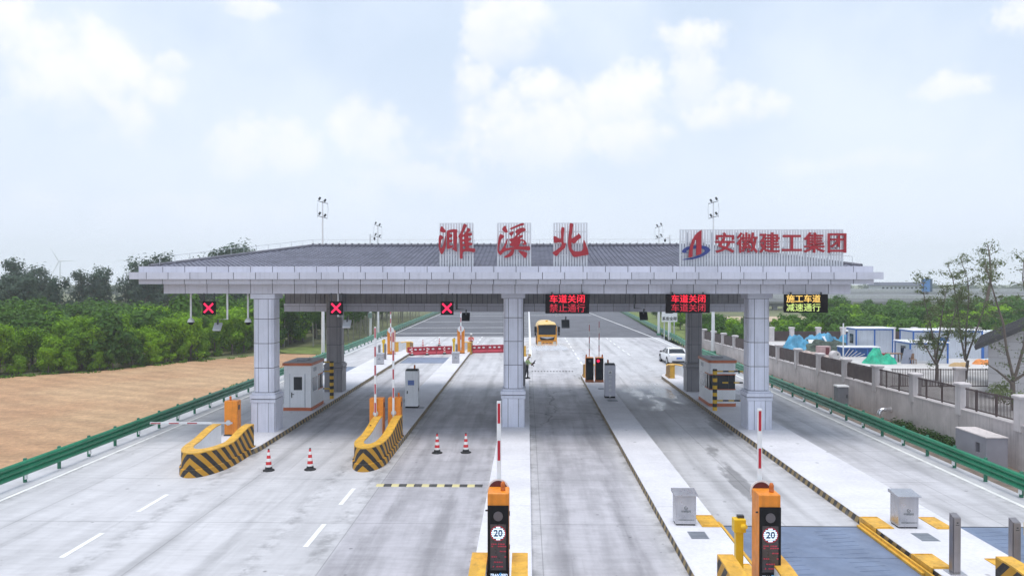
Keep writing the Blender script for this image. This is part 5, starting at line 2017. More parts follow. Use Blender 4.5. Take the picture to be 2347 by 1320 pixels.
def worker(label, loc, rz, vest, trousers, helmet, bend=0.0, head_down=.05, tool=None, hands=None, stride=.05):
    """stands facing +X"""
    t = thing('person', label, 'person', loc, rz)
    lean = bend
    J = {'pelvis': ((0, 0, .93), (.12, .15)), 'waist': ((lean * .25, 0, 1.08), (.10, .135)), 'chest': ((lean * .6, 0, 1.28), (.11, .165)),
         'neck0': ((lean * .95, 0, 1.44), .065), 'neck': ((lean * 1.05 + .01, 0, 1.50), .05), 'head0': ((lean * 1.15 + .03 + head_down * .4, 0, 1.565), (.075, .07)),
         'head': ((lean * 1.25 + .03 + head_down, 0, 1.66), (.09, .078)), 'nose': ((lean * 1.2 + .135 + head_down, 0, 1.60), .014)}
    B = [('pelvis', 'waist'), ('waist', 'chest'), ('chest', 'neck0'), ('neck0', 'neck'), ('neck', 'head0'), ('head0', 'head'), ('head0', 'nose')]
    for s, n in ((1, 'l'), (-1, 'r')):
        sh = Vector((lean * .9, s * .19, 1.40))
        hd = Vector(hands[0 if s == 1 else 1])
        el_ = (sh + hd) / 2 + Vector((-.06, s * .07, -.07))
        J['sh' + n] = (tuple(sh), .062)
        J['el' + n] = (tuple(el_), .046)
        J['wr' + n] = (tuple(hd), .030)
        d = (hd - el_).normalized()
        palm = hd + d * .05
        J['pa' + n] = (tuple(palm), (.018, .038))
        B += [('chest', 'sh' + n), ('sh' + n, 'el' + n), ('el' + n, 'wr' + n), ('wr' + n, 'pa' + n)]
        side = d.cross(Vector((0, 0, 1))).normalized()
        for k, L in enumerate((.065, .075, .07, .055)):
            b = palm + side * (.027 * (k - 1.5) * .75) + d * .035
            c = b + d * L * .55 + Vector((0, 0, -.012))
            e = c + d * L * .35 + Vector((0, 0, -.03))
            for q, (p, r) in enumerate(((b, .0095), (c, .009), (e, .0075))):
                J['f%s%d%d' % (n, k, q)] = (tuple(p), r)
            B += [('pa' + n, 'f%s%d0' % (n, k)), ('f%s%d0' % (n, k), 'f%s%d1' % (n, k)), ('f%s%d1' % (n, k), 'f%s%d2' % (n, k))]
        tb = palm - side * s * .045
        J['t%s0' % n] = (tuple(tb), .011)
        J['t%s1' % n] = (tuple(tb + d * .035 - side * s * .012), .009)
        B += [('pa' + n, 't%s0' % n), ('t%s0' % n, 't%s1' % n)]
        J['hip' + n] = ((0, s * .095, .88), .085)
        J['kn' + n] = ((.03 + s * stride, s * .105, .49), .058)
        J['an' + n] = ((-.01 + s * stride * 1.6, s * .11, .09), .040)
        J['to' + n] = ((.14 + s * stride * 1.6, s * .12, .04), (.045, .03))
        B += [('pelvis', 'hip' + n), ('hip' + n, 'kn' + n), ('kn' + n, 'an' + n), ('an' + n, 'to' + n)]
    body = skin('body', J, B, SKIN, t)

    def sub(name, keys, grow, m, extra=()):
        j = {k: (J[k][0], tuple(r + grow for r in J[k][1]) if isinstance(J[k][1], tuple) else J[k][1] + grow) for k in keys}
        return skin(name, j, [b for b in B if b[0] in j and b[1] in j] + list(extra), m, t)
    jj = {}
    sub('vest', ['pelvis', 'waist', 'chest', 'neck0', 'shl', 'shr'], .022, vest)
    # sleeves stop above the wrist
    for n in 'lr':
        e, w_ = Vector(J['el' + n][0]), Vector(J['wr' + n][0])
        j = {'a': (J['sh' + n][0], .075), 'b': (J['el' + n][0], .058), 'c': (tuple(e.lerp(w_, .85)), .042)}
        skin('sleeve', j, [('a', 'b'), ('b', 'c')], vest, t)
    sub('trousers', ['pelvis', 'hipl', 'hipr', 'knl', 'knr', 'anl', 'anr'], .020, trousers)
    for s, n in ((1, 'l'), (-1, 'r')):
        a, b = Vector(J['an' + n][0]), Vector(J['to' + n][0])
        mb = MB()
        mb.loft([[(a.x - .09, a.y - .05, 0), (a.x - .09, a.y + .05, 0), (a.x - .08, a.y + .05, .12), (a.x - .08, a.y - .05, .12)],
                 [(a.x + .05, a.y - .055, 0), (a.x + .05, a.y + .055, 0), (a.x + .05, a.y + .05, .13), (a.x + .05, a.y - .05, .13)],
                 [(b.x + .06, b.y - .04, 0), (b.x + .06, b.y + .04, 0), (b.x + .05, b.y + .03, .06), (b.x + .05, b.y - .03, .06)]], 0, False)
        mb.build('shoe', BLACK, t, bevel=.015)
    hx = lean * 1.25 + .03 + head_down
    mb = MB()
    mb.M = Matrix.Translation((hx, 0, 1.69)) @ Matrix.Rotation(head_down * 2, 4, 'Y')
    mb.lathe([(.145, -.005), (.15, .0), (.118, .012), (.115, .05), (.095, .10), (.05, .135), (0, .145)], 18)
    mb.M = None
    mb.build('helmet', helmet, t)
    mb = MB()
    for sy in (-.03, .03):
        mb.lathe([(0, 1.622), (.009, 1.630), (.011, 1.637), (.009, 1.644), (0, 1.65)], 8, (hx + .083, sy))
    mb.build('eye', BLACK, t)
    for z in (1.12, 1.26):
        mb = MB()
        k = lean * .4
        n = 20
        vs = []
        for zz in (z - .018, z + .018):
            for i in range(n):
                a = 2 * PI * i / n
                vs.append((k + .138 * math.cos(a), .182 * math.sin(a), zz))
        mb.add(vs, [(i, (i + 1) % n, n + (i + 1) % n, n + i) for i in range(n)], 0, True)
        mb.build('reflective_strip', REFLECT, t)
    return t, J


VESTG = mat('vest_green', (0.42, 0.58, 0.26), .7)
VESTO = mat('vest_orange', (0.80, 0.12, 0.09), .7)
TROU = mat('dark_trousers', (0.03, 0.035, 0.045), .8)
worker('worker in pale green vest and tan helmet with a dark tool by the middle column', (-.05, 54.4, .25), R(-12), VESTG, TROU, mat('helmet_tan', (.55, .40, .20), .4), .10, .09,
       hands=[(.40, .10, 1.10), (.40, -.06, 1.08)])
mb = MB()
mb.bar((.30, 54.33, 1.22), (.62, 54.22, 1.62), .06, .06)
mb.bar((.36, 54.31, 1.30), (.50, 54.26, 1.18), .05, .05)
mb.tube([(.40, 54.29, 1.36), (.56, 54.24, 1.45)], .06, 8)
tag(mb.build('hand_tool', BLACK, bevel=.006), 'dark hand tool held by the worker in the green vest', 'tool')
worker('worker in an orange vest and white helmet behind the red barriers', (-6.0, 79.0, 0), R(-80), VESTO, TROU, mat('helmet_white', (.8, .8, .78), .4), .02, .03,
       hands=[(.22, .20, 1.02), (.22, -.20, 1.02)], stride=.02)

# ------------------------------------------------------------------ masts, cameras and the far sign
def flood_mast(label, loc, h, mirror=1):
    t = thing('floodlight_mast', label, 'light mast', loc, 0, 'floodlight masts beyond the gate')
    mb = MB()
    mb.tube([(0, 0, 0), (0, 0, h * .5), (0, 0, h)], [.19, .12, .06], 14)
    mb.build('mast', WHITE, t)
    mb = MB()
    mb.lathe([(.30, 0), (.30, .34), (.22, .36)], 14)
    mb.build('base_collar', GREENPOST, t)
    for z in (h - .15, h - 1.65):
        mb = MB()
        mb.tube([(-.50, -.02 * mirror, z + .14 * mirror), (0, -.05, z), (.50, -.02, z - .14 * mirror)], .03, 8)
        mb.build('cross_arm', DARK, t)
        for sx in (-1, 1):
            mb = MB()
            mb.M = Matrix.Translation((sx * .27 , -.1, z + .27 - sx * mirror * .1)) @ Matrix.Rotation(R(-25), 4, 'X') @ Matrix.Rotation(R(22 * mirror), 4, 'Y')
            mb.box(-.085, .085, -.08, .08, -.16, .16)
            mb.box(-.065, .065, -.13, -.082, -.11, .11)
            mb.M = None
            mb.build('floodlight', DARK, t, bevel=.03)
    for sx in (-1, 1):
        mb = MB()
        mb.tube([(sx * .50, 0, h - .2), (sx * .56, 0, h - .9), (sx * .50, 0, h - 1.7)], .012, 5)
        mb.build('cable_hoop', DARK, t)
    return t


flood_mast('tall white floodlight mast left, seen beside the dark rear column', (-20.65, 74.3, -.4), 15.9)
flood_mast('white floodlight mast left, the more distant one', (-19.95, 98.5, -.4), 15.3)
flood_mast('tall white floodlight mast right, behind the right toll booth', (18.95, 75.6, -.06), 15.6, -1)
flood_mast('white floodlight mast right, the more distant one', (17.95, 101, -.1), 15.0, -1)


def camera_mast(label, loc, h, s, box=True):
    t = thing('camera_mast', label, 'camera mast', loc, 0, 'camera masts beyond the gate')
    mb = MB()
    mb.tube([(0, 0, 0), (0, 0, h)], [.20, .10], 12)
    mb.build('mast', WHITE, t)
    mb = MB()
    mb.tube([(0, 0, h - .35), (s * .30, 0, h - .33), (s * .52, 0, h - .28), (s * .56, 0, h - .42)], .035, 8)
    mb.build('arm', GALV, t)
    mb = MB()
    mb.lathe([(.05, h - .42), (.12, h - .48), (.14, h - .62), (.10, h - .80), (0, h - .86)], 12, (s * .58, 0))
    mb.build('camera', BLACK, t)
    if box:
        mb = MB()
        mb.box(-.25, .25, -.3, -.1, 3.0, 3.7)
        mb.build('junction_box', mat('box_green_grey', (.20, .30, .27), .5), t, bevel=.02)
    return t


camera_mast('white camera mast with a grey-green box on its left pole', (-21.2, 99.5, -.6), 14.3, 1)
camera_mast('white camera mast in front of the far seat belt sign', (18.15, 94.5, -.1), 13.3, -1, False)
t = thing('camera_mast', 'slim white pole with a dome camera at the yard fence', 'camera mast', (25.35, 59.7, 1.1), 0, 'camera masts beyond the gate')
mb = MB()
mb.tube([(0, 0, 0), (0, 0, 2.95)], .05, 10)
mb.build('mast', WHITE, t)
mb = MB()
mb.tube([(0, 0, 2.45), (.22, -.05, 2.45)], .03, 8)
mb.lathe([(.03, 2.44), (.10, 2.40), (.11, 2.28)], 12, (.26, -.05))
mb.build('camera', WHITE, t)
mb = MB()
mb.lathe([(.10, 2.279), (.08, 2.2), (0, 2.16)], 12, (.26, -.05))
mb.build('dome', BLACK, t)

t = thing('road_sign', 'white road sign on two posts beyond the gate, lines of black characters', 'road sign', (17.9, 93.2, -.1))
mb = MB()
mb.box(-.98, .98, -.03, .03, 2.35, 4.05)
bd = mb.build('sign_board', WHITE, t, bevel=.03)
for x in (-.62, .62):
    mb = MB()
    mb.tube([(x, .1, 0), (x, .1, 3.9)], .08, 10)
    mb.build('post', GALV, t)
put('lettering', text_mesh('lettering', '系安全带', .50, .003, Matrix.Translation((0, -.034, 2.72)) @ FACE @ Matrix.Diagonal((.93, 1, 1, 1)), .012), BLACK, t)
mb = MB()
mb.prism([(-.5, 3.5), (-.38, 3.62), (-.25, 3.5), (-.05, 3.6), (.12, 3.48), (.3, 3.66), (.42, 3.5), (.42, 3.42), (-.5, 3.42)], 'y', -.038, -.031)
mb.tube([(-.15, -.038, 3.78), (-.15, -.031, 3.78)], .1, 14)
mb.build('pictogram', BLACK, t)

# ------------------------------------------------------------------ retaining wall, fence and yard on the right
def wtop(y):
    return 1.70 - .0161 * (y - 29.9)


wall = thing('retaining_wall', 'long grey concrete retaining wall behind the right guardrail', 'wall', (19.78, 50, 0))
mb = MB()
ys = [14.0] + [25.8 + 4.07 * i for i in range(15)] + [88]
for a, b in zip(ys, ys[1:]):
    vs = [(-.16, a - 50 + .012, -1), (.16, a - 50 + .012, -1), (.16, b - 50 - .012, -1), (-.16, b - 50 - .012, -1),
          (-.16, a - 50 + .012, wtop(a)), (.16, a - 50 + .012, wtop(a)), (.16, b - 50 - .012, wtop(b)), (-.16, b - 50 - .012, wtop(b))]
    mb.add(vs, [(3, 2, 1, 0), (4, 5, 6, 7), (0, 1, 5, 4), (1, 2, 6, 5), (2, 3, 7, 6), (3, 0, 4, 7)])
mb.box(-.13, .13, -36, 38, -1, .55)
mb.build('wall', WALLC, wall)
mb = MB()
for a, b in zip(ys, ys[1:]):
    mb.bar((0, a - 50, wtop(a) + .025), (0, b - 50, wtop(b) + .025), .37, .05)
mb.build('coping', PILLAR, wall)

fence = thing('boundary_fence', 'brown metal fence between pale pillars on top of the retaining wall', 'fence', (19.78, 50, 0))


def fence_panel(par, p, q, h, solid):
    """bars between two pillar tops; p, q on the wall top"""
    p, q = Vector(p), Vector(q)
    L = (q - p).length
    d = (q - p).normalized()
    mb = MB()
    for z in (.10, h - .06):
        mb.bar(p + Vector((0, 0, z)), q + Vector((0, 0, z)), .035, .045)
    n = int(L / .09)
    for i in range(1, n):
        c = p + d * (L * i / n)
        w = .055 if i % 15 == 0 else .024
        mb.box(c.x - w / 2, c.x + w / 2, c.y - w / 2, c.y + w / 2, c.z + (.02 if w > .03 else .06), c.z + h)
    if solid:
        s = d.cross(Vector((0, 0, 1))).normalized() * -.03
        vs = [p + s + Vector((0, 0, .13)), q + s + Vector((0, 0, .13)), q + s + Vector((0, 0, h - .09)), p + s + Vector((0, 0, h - .09))]
        vs += [v + s * .5 for v in vs]
        mb.add([tuple(v) for v in vs], [(0, 1, 2, 3), (7, 6, 5, 4), (0, 4, 5, 1), (1, 5, 6, 2), (2, 6, 7, 3), (3, 7, 4, 0)])
    return mb.build('fence_panel', FENCE, par)


def pillar(par, x, y, z0, z1, w=.42):
    mb = MB()
    mb.box(x - w / 2, x + w / 2, y - w / 2, y + w / 2, z0, z1 - .16)
    mb.frust(x - w / 2 - .05, x + w / 2 + .05, y - w / 2 - .05, y + w / 2 + .05, z1 - .159, z1 - .05, -.02, -.02)
    mb.frust(x - w / 2 - .06, x + w / 2 + .06, y - w / 2 - .06, y + w / 2 + .06, z1 - .049, z1, .05, .05)
    return mb.build('pillar', PILLAR, par, bevel=.01)


ft = lambda y: wtop(y) + 1.02
for i, y in enumerate(ys[1:]):
    pillar(fence, 0, y - 50, wtop(y) - .25, ft(y) + .20)
for a, b in zip(ys[1:], ys[2:]):
    fence_panel(fence, (0, a - 50 + .25, wtop(a) + .05), (0, b - 50 - .25, wtop(b) + .05), .98, a > 41)

cross = thing('yard_fence', 'open iron fence with a pale pillar across the near end of the yard', 'fence', (20.1, 41.6, 1.45))
pillar(cross, 4.0, 0, -.1, 1.22, .40)
fence_panel(cross, (.2, 0, .05), (3.75, 0, .05), 1.08, False)
fence_panel(cross, (4.25, 0, .05), (6.1, .1, .05), 1.08, False)

rear = thing('rear_fence', 'dark solid fence with pale pillars at the back of the yard', 'fence', (26, 79, .9))
px_ = [0, 2.1, 4.9, 7.5, 10.1, 12.7, 15.0, 17.9, 21.6, 25.5]
for x in px_:
    pillar(rear, x, 0, 0, 1.62, .42)
for a, b in zip(px_, px_[1:]):
    fence_panel(rear, (a + .24, 0, .05), (b - .24, 0, .05), 1.15, True)

# utility cabinet, concrete box, drain pipe
t = thing('utility_cabinet', 'grey metal utility cabinet standing against the retaining wall', 'cabinet', (18.95, 44.9, -.06))
mb = MB()
mb.box(-.32, .32, -.28, .28, .06, 1.16)
mb.build('body', mat('cabinet_grey', (.27, .28, .31), .5, .2, .08), t, bevel=.01)
mb = MB()
mb.frust(-.36, .36, -.33, .32, 1.161, 1.24, .02, .04)
mb.build('roof', WHITE, t, bevel=.006)
mb = MB()
mb.box(-.28, .28, -.292, -.281, .12, 1.08)
dr = mb.build('door', mat('cabinet_grey', (.27, .28, .31), .5), t, bevel=.004)
mb = MB()
mb.box(.2, .24, -.31, -.293, .5, .7)
mb.build('handle', BLACK, dr)
mb = MB()
mb.box(-.36, .36, -.32, .3, 0, .059)
mb.build('plinth', SHOULDER, t)

t = thing('concrete_chamber', 'plain grey concrete chamber box with a small opening by the right guardrail', 'concrete box', (18.6, 30.6, -.06))
mb = MB()
w_, l_ = .42, 1.05
mb.box(-w_, w_, -l_, l_, 0, .62)
mb.box(-w_, w_, -l_, -.62, .621, 1.31)
mb.box(-w_, w_, -.34, l_, .621, 1.31)
mb.box(-w_, w_, -.619, -.341, 1.02, 1.31)
mb.box(.1, w_, -.619, -.341, .621, 1.02)
mb.build('body', mat('chamber_render', (.33, .32, .36), .85, 0, .1, .8, .2, 10), t)
mb = MB()
mb.frust(-w_ - .02, w_ + .02, -l_ - .02, l_ + .02, 1.312, 1.35, .01, .01)
mb.build('lid', WALLC, t)

t = thing('drain_pipe', 'shiny silver drain pipe elbow sticking out of the retaining wall', 'pipe', (19.62, 40.2, .52))
mb = MB()
mb.tube([(0, 0, 0), (-.35, 0, .0), (-.50, 0, -.03), (-.58, 0, -.12), (-.60, 0, -.28)], [.11, .11, .11, .11, .115], 14)
mb.build('elbow', mat('silver_foil', (.75, .75, .78), .22, .8, .1, 6), t)
mb = MB()
mb.tube([(.0, 0, 0), (-.02, 0, 0)], .16, 14)
mb.build('collar', WALLC, t)


# yard cabins
def cabin(label, loc, w, d, h, wall=None, windows=(), doors=(), posts=2, rz=0, louvre=None):
    t = thing('site_cabin', label, 'site cabin', loc, rz, 'prefabricated site cabins in the yard')
    wall = wall or CABIN
    mb = MB()
    mb.box(.06, w - .06, .06, d - .06, .08, h - .12)
    n = int(w / .18)
    for i in range(n):
        x = .1 + (w - .2) * i / n
        mb.box(x, x + .09, .035, .06, .12, h - .16)
    n = int(d / .18)
    for i in range(n):
        y = .1 + (d - .2) * i / n
        mb.box(.035, .06, y, y + .09, .12, h - .16)
    mb.build('wall', wall, t)
    mb = MB()
    xs = [0] + [w * (i + 1) / posts for i in range(posts)]
    for x in xs:
        x0 = min(max(x - .05, 0), w - .1)
        mb.box(x0, x0 + .1, 0, .1, 0, h - .11)
    mb.box(0, .1, d - .1, d, 0, h - .11)
    mb.box(w - .1, w, d - .1, d, 0, h - .11)
    mb.box(0, w, 0, .09, h - .109, h)
    mb.box(0, .09, .091, d, h - .109, h)
    mb.box(w - .09, w, .091, d, h - .109, h)
    mb.box(.1, w - .1, 0, .06, 0, .079)
    mb.build('frame', CABINBLUE, t)
    mb = MB()
    mb.frust(-.06, w + .06, -.06, d + .06, h + .001, h + .07, .03, .03)
    mb.build('roof', WHITE, t)
    for (x, z, ww, hh, face) in windows:
        mb = MB()
        if face == 'f':
            mb.box(x, x + ww, .02, .05, z, z + hh)
        else:
            mb.box(.02, .05, x, x + ww, z, z + hh)
        mb.build('window', GLASS, t, bevel=.004)
    for (x, ww, hh) in doors:
        mb = MB()
        mb.box(x, x + ww, .012, .052, .09, hh)
        mb.build('door', CABINBLUE, t, bevel=.004)
    if louvre:
        mb = MB()
        x, z, ww, hh = louvre
        for k in range(7):
            mb.box(x, x + ww, .012, .034, z + hh * k / 7, z + hh * (k + .6) / 7)
        mb.build('louvre', WHITE, t)
    return t


cabin('long white cabin with blue frame at the back of the yard, left', (28.25, 64.0, .93), 3.2, 1.9, 2.4, windows=((.6, 1.1, .7, .8, 's'),))
cabin('white cabin with an open blue framed porch behind the nearer cabin', (31.3, 60.5, .95), 5.6, 2.2, 2.45, windows=((.5, .9, .6, 1.0, 'f'), (1.25, .9, .5, 1.0, 'f')), doors=((2.1, .75, 1.9),), posts=4)
cabin('nearest white cabin with louvred panel and scuffed end wall', (29.0, 56.5, .75), 2.9, 2.4, 2.0, windows=((.75, .95, .7, .75, 's'),), posts=1, louvre=(.35, .2, 1.0, .45))
cabin('blue-grey cabin beside the tiled house at the back of the yard', (36.9, 60.5, .95), 4.2, 3, 2.0, wall=CABINGREY, posts=2)
cabin('low dark blue box cabin under the long white cabin', (26.3, 61.9, .95), 3.0, 1.2, .95, wall=mat('panel_blue', (.02, .10, .30), .5), posts=3)


def heap(name, label, cat, cx, cy, rx, ry, h, m, z0, seed, rough=.35, n=34, power=1.0, group=None):
    mb = MB()
    vs, fs = [], []
    for j in range(n + 1):
        for i in range(n + 1):
            u, v = 2 * i / n - 1, 2 * j / n - 1
            r = math.hypot(u, v)
            p = Vector((u * rx * .9, v * ry * .9, seed * 7.3))
            k = max(0.0, 1 - r ** 2) ** power
            z = h * k * (1 + rough * mnoise.fractal(p * 1.1, 1.0, 2.0, 4)) + rough * .35 * h * max(0, k) * mnoise.noise(p * 3.2)
            s = 1.0 / max(1.0, r) if r > 1 else 1.0
            vs.append((u * rx * s, v * ry * s, max(-.03, z)))
    for j in range(n):
        for i in range(n):
            a = j * (n + 1) + i
            fs.append((a, a + 1, a + n + 2, a + n + 1))
    mb.add(vs, fs, 0, False)
    o = mb.build(name, m, loc=(cx, cy, z0), fix=False)
    return tag(o, label, cat, group)


heap('debris_pile', 'dark heap of netting and scrap under the blue tarpaulins', 'debris heap', 26.6, 68.0, 4.6, 2.8, 1.05, DEBRIS, 1.0, 3, .35)
heap('tarpaulin', 'crumpled light blue tarpaulin at the left end of the scrap heap', 'tarpaulin', 24.3, 67.0, 1.6, 1.2, 1.35, BLUETARP, .98, 8, .6, group='tarpaulins in the yard')
heap('tarpaulin', 'long blue tarpaulin stretched over the scrap heap towards the cabin', 'tarpaulin', 28.0, 68.6, 3.4, 1.3, 1.6, BLUETARP, .98, 11, .55, group='tarpaulins in the yard')
heap('tarpaulin', 'bright green tarpaulin over a heap behind the yard fence', 'tarpaulin', 26.75, 56.6, 1.35, 1.0, 1.0, GREENTARP, 1.06, 5, .75, n=56, group='tarpaulins in the yard')
heap('tarpaulin', 'small orange tarpaulin on the ground near the bare trees', 'tarpaulin', 34.2, 56.2, .9, .6, .55, mat('orange_tarp', (.70, .24, .05), .6), 1.0, 15, .5, group='tarpaulins in the yard')
heap('tarpaulin', 'tan tarpaulin heap left of the small orange one', 'tarpaulin', 31.6, 54.6, .9, .6, .5, mat('tan_tarp', (.45, .30, .14), .7), 1.05, 21, .5, group='tarpaulins in the yard')
heap('tarpaulin', 'pale blue plastic sheeting in front of the blue-grey cabin', 'tarpaulin', 36.2, 57.8, 1.7, .8, .5, mat('pale_sheet', (.45, .60, .70), .5), 1.0, 25, .5, group='tarpaulins in the yard')
heap('rubble_heap', 'grey rubble and planks lying along the inside of the yard fence', 'rubble', 23.2, 63.0, 2.8, 3.4, .35, mat('rubble', (.42, .35, .32), .9, 0, .5, 3, .6, 9), 1.08, 31, .8)
for k, (x, y, z, a, l) in enumerate(((27.4, 68.0, 2.15, .5, 'white board tilted on the scrap heap, the larger'), (25.9, 67.6, 1.85, -.2, 'small white board lying low on the scrap heap'))):
    mb = MB()
    mb.M = Matrix.Rotation(a, 4, 'Z') @ Matrix.Rotation(R(48), 4, 'X')
    mb.box(-.45 + k * .15, .45 - k * .15, -.3, .3, -.012, .012)
    mb.M = None
    tag(mb.build('white_board', WHITE, loc=(x, y, z)), l, 'board', 'boards on the scrap heap')
rr = random.Random(12)
for k in range(5):
    mb = MB()
    x, y = 26.1 + k * .16, 61.4 - k * .1
    mb.bar((0, 0, 0), (.55 + .1 * k, .1, .75 - .1 * k), .07, .03)
    tag(mb.build('plank', mat('pale_wood', (.50, .47, .46), .8), loc=(x, y, 1.1)), 'pale plank leaning in the small stack beside the green tarpaulin', 'plank', 'pale planks stacked behind the fence')
t = thing('wooden_table', 'reddish wooden table beside the green tarpaulin', 'table', (28.35, 57.6, 1.1))
mb = MB()
mb.box(-.55, .55, -.35, .35, .72, .77)
mb.build('table_top', WOOD, t)
for sx in (-.48, .48):
    for sy in (-.28, .28):
        mb = MB()
        mb.bar((sx, sy, 0), (sx * .92, sy * .92, .72), .06, .06)
        mb.build('leg', WOOD, t)
t = thing('wooden_chair', 'small brown wooden chair right of the reddish table', 'chair', (29.05, 56.2, 1.1))
mb = MB()
mb.box(-.2, .2, -.2, .2, .42, .46)
mb.build('seat', WOOD, t)
mb = MB()
mb.box(-.2, .2, .17, .2, .461, .86)
mb.build('backrest', WOOD, t)
for sx in (-.17, .17):
    for sy in (-.17, .17):
        mb = MB()
        mb.box(sx - .02, sx + .02, sy - .02, sy + .02, 0, .419)
        mb.build('leg', WOOD, t)
t = thing('red_crate', 'red plastic crate on the ground left of the wooden table', 'crate', (27.75, 58.6, 1.1))
mb = MB()
mb.frust(-.32, .32, -.25, .25, 0, .05, -.01, -.01)
for a, b, c, d in ((-.33, .33, -.26, -.235), (-.33, .33, .235, .26), (-.33, -.305, -.234, .234), (.305, .33, -.234, .234)):
    mb.box(a, b, c, d, .051, .62)
mb.build('crate_body', mat('crate_red', (.45, .05, .06), .5), t)
mb = MB()
mb.box(-.36, .36, -.29, .29, .621, .66)
mb.build('rim', mat('crate_red', (.45, .05, .06), .5), t)
t = thing('white_drum', 'round white drum lying left of the slim camera pole', 'drum', (24.75, 59.9, 1.1))
mb = MB()
mb.tube([(0, -.35, .36), (0, -.30, .36), (0, .30, .36), (0, .35, .36)], [.33, .36, .36, .33], 20)
mb.build('drum_body', PILLAR, t)
mb = MB()
mb.tube([(.1, -.36, .46), (.1, -.40, .46)], .06, 10)
mb.build('cap', DARK, t)
t = thing('pink_cupboard', 'faded pink cupboard behind the white drum', 'cupboard', (24.75, 62.2, 1.05))
mb = MB()
mb.box(-.5, .5, -.3, .3, .05, .95)
mb.build('body', mat('faded_pink', (.52, .36, .36), .7), t)
mb = MB()
mb.box(.08, .38, -.315, -.301, .15, .85)
mb.build('door', mat('dark_red', (.16, .03, .04), .6), t)
t = thing('door_panel', 'grey door panel leaning against the nearest white cabin', 'door panel', (28.45, 56.2, 1.0))
mb = MB()
mb.M = Matrix.Rotation(R(12), 4, 'Y')
mb.box(-.30, .30, -.03, .03, 0, 1.35)
mb.build('leaf', CABINGREY, t)
mb = MB()
mb.M = Matrix.Rotation(R(12), 4, 'Y')
mb.box(.2, .24, -.06, -.031, .6, .75)
mb.build('handle', DARK, t)

# tiled house
t = thing('tiled_house', 'pale tiled house with a dark gable roof at the right edge', 'house', (24.0, 38.9, 1.4), R(-33))
HW, nt, bs, co = custom('house_tiles')
br = nd(nt, 'ShaderNodeTexBrick', _offset=0.5, Vector=nd(nt, 'ShaderNodeMapping', Vector=co, Rotation=(R(90), 0, 0)).outputs[0], Color1=(.46, .45, .46, 1), Color2=(.42, .41, .42, 1), Mortar=(.24, .23, .24, 1),
        Scale=1.0, Mortar__Size=.010, Brick__Width=.85, Row__Height=.42)
nt.links.new(br.outputs[0], bs.inputs['Base Color'])
bs.inputs['Roughness'].default_value = .5
mb = MB()
mb.prism([(0, 0), (8.4, 0), (8.4, 2.75), (4.2, 5.0), (0, 2.75)], 'y', 0, 8)
mb.build('wall', HW, t)
mb = MB()
for s in (0, 1):
    P = [(-.55, 2.46), (4.2, 5.03), (4.2, 5.25), (-.62, 2.66)]
    P = P if s == 0 else [(8.4 - x, z) for x, z in P[::-1]]
    mb.prism([(x + (.006 if s else -.006) * (x == 4.2), z) for x, z in P], 'y', -.45, 8.4)
rf = mb.build('roof', mat('house_roof', (.065, .062, .065), .7, 0, .15, 1.5), t)
mb = MB()
for y in [(-.4 + .3 * k) for k in range(29)]:
    mb.bar((-.58, y, 2.70), (4.15, y, 5.255), .09, .03)
mb.build('roof_tile', mat('house_roof', (.12, .115, .12), .7), rf)
mb = MB()
mb.box(4.6, 5.8, -.03, .02, 1.0, 2.3)
mb.build('window', GLASS, t)


# ------------------------------------------------------------------ distant flyover, buildings, turbines
def flyover(label, y, z0, z1, xs, piers, loc_x):
    t = thing('flyover', label, 'flyover', (loc_x, y, -1.0), 0, 'flyover bridges')
    x0, x1 = xs
    mb = MB()
    prof = [(-4.5, z1 + .8), (-4.5, z1), (-4.2, z1 - .5), (-2.6, z0 + 1.0), (2.6, z0 + 1.0), (4.2, z1 - .5), (4.5, z1), (4.5, z1 + .8)]
    prof = [(a, b + .2) for a, b in prof]
    mb.prism(prof, 'x', x0 - loc_x, x1 - loc_x)
    mb.build('deck', BRIDGE, t)
    mb = MB()
    for s in (-4.42, 4.42):
        mb.box(x0 - loc_x, x1 - loc_x, s - .12, s + .12, z1 + 1.0, z1 + 2.0)
    mb.build('parapet', mat('parapet_pale', (.50, .51, .53), .8), t)
    for x in piers:
        mb = MB()
        for d in (-1.6, 1.6):
            mb.box(x + d - .6 - loc_x, x + d + .6 - loc_x, -.7, .7, 0, z0 - .2)
        mb.box(x - 3.2 - loc_x, x + 3.2 - loc_x, -1.2, 1.2, z0 - .199, z0 + 1.19)
        mb.build('pier', BRIDGED, t)
    return t


flyover('long grey concrete flyover on twin piers crossing behind the right hedge', 214, 1.2, 2.3, (40, 210), [48 + 12.4 * k for k in range(13)], 120)
flyover('second paler flyover deck rising just behind the first', 262, 2.0, 3.4, (40, 300), [52 + 15 * k for k in range(16)], 150)


def building(label, loc, w, d, h, rows, m):
    t = thing('office_building', label, 'building', loc, 0, 'far buildings behind the flyover')
    mb = MB()
    mb.box(-w / 2, w / 2, 0, d, 0, h)
    mb.build('wall', m, t)
    mb = MB()
    mb.frust(-w / 2 - .6, w / 2 + .6, -.6, d + .6, h + .01, h + 1.5, 1.2, 2.5)
    mb.build('roof', mat('far_roof', (.08, .09, .13), .7), t)
    for r in range(rows):
        mb = MB()
        n = int(w / 1.8)
        for i in range(n):
            x = -w / 2 + (i + .25) * w / n
            mb.box(x, x + .9, -.05, .02, h - 1.9 - r * 2.6, h - .6 - r * 2.6)
        mb.build('window_row', GLASS, t)
    return t


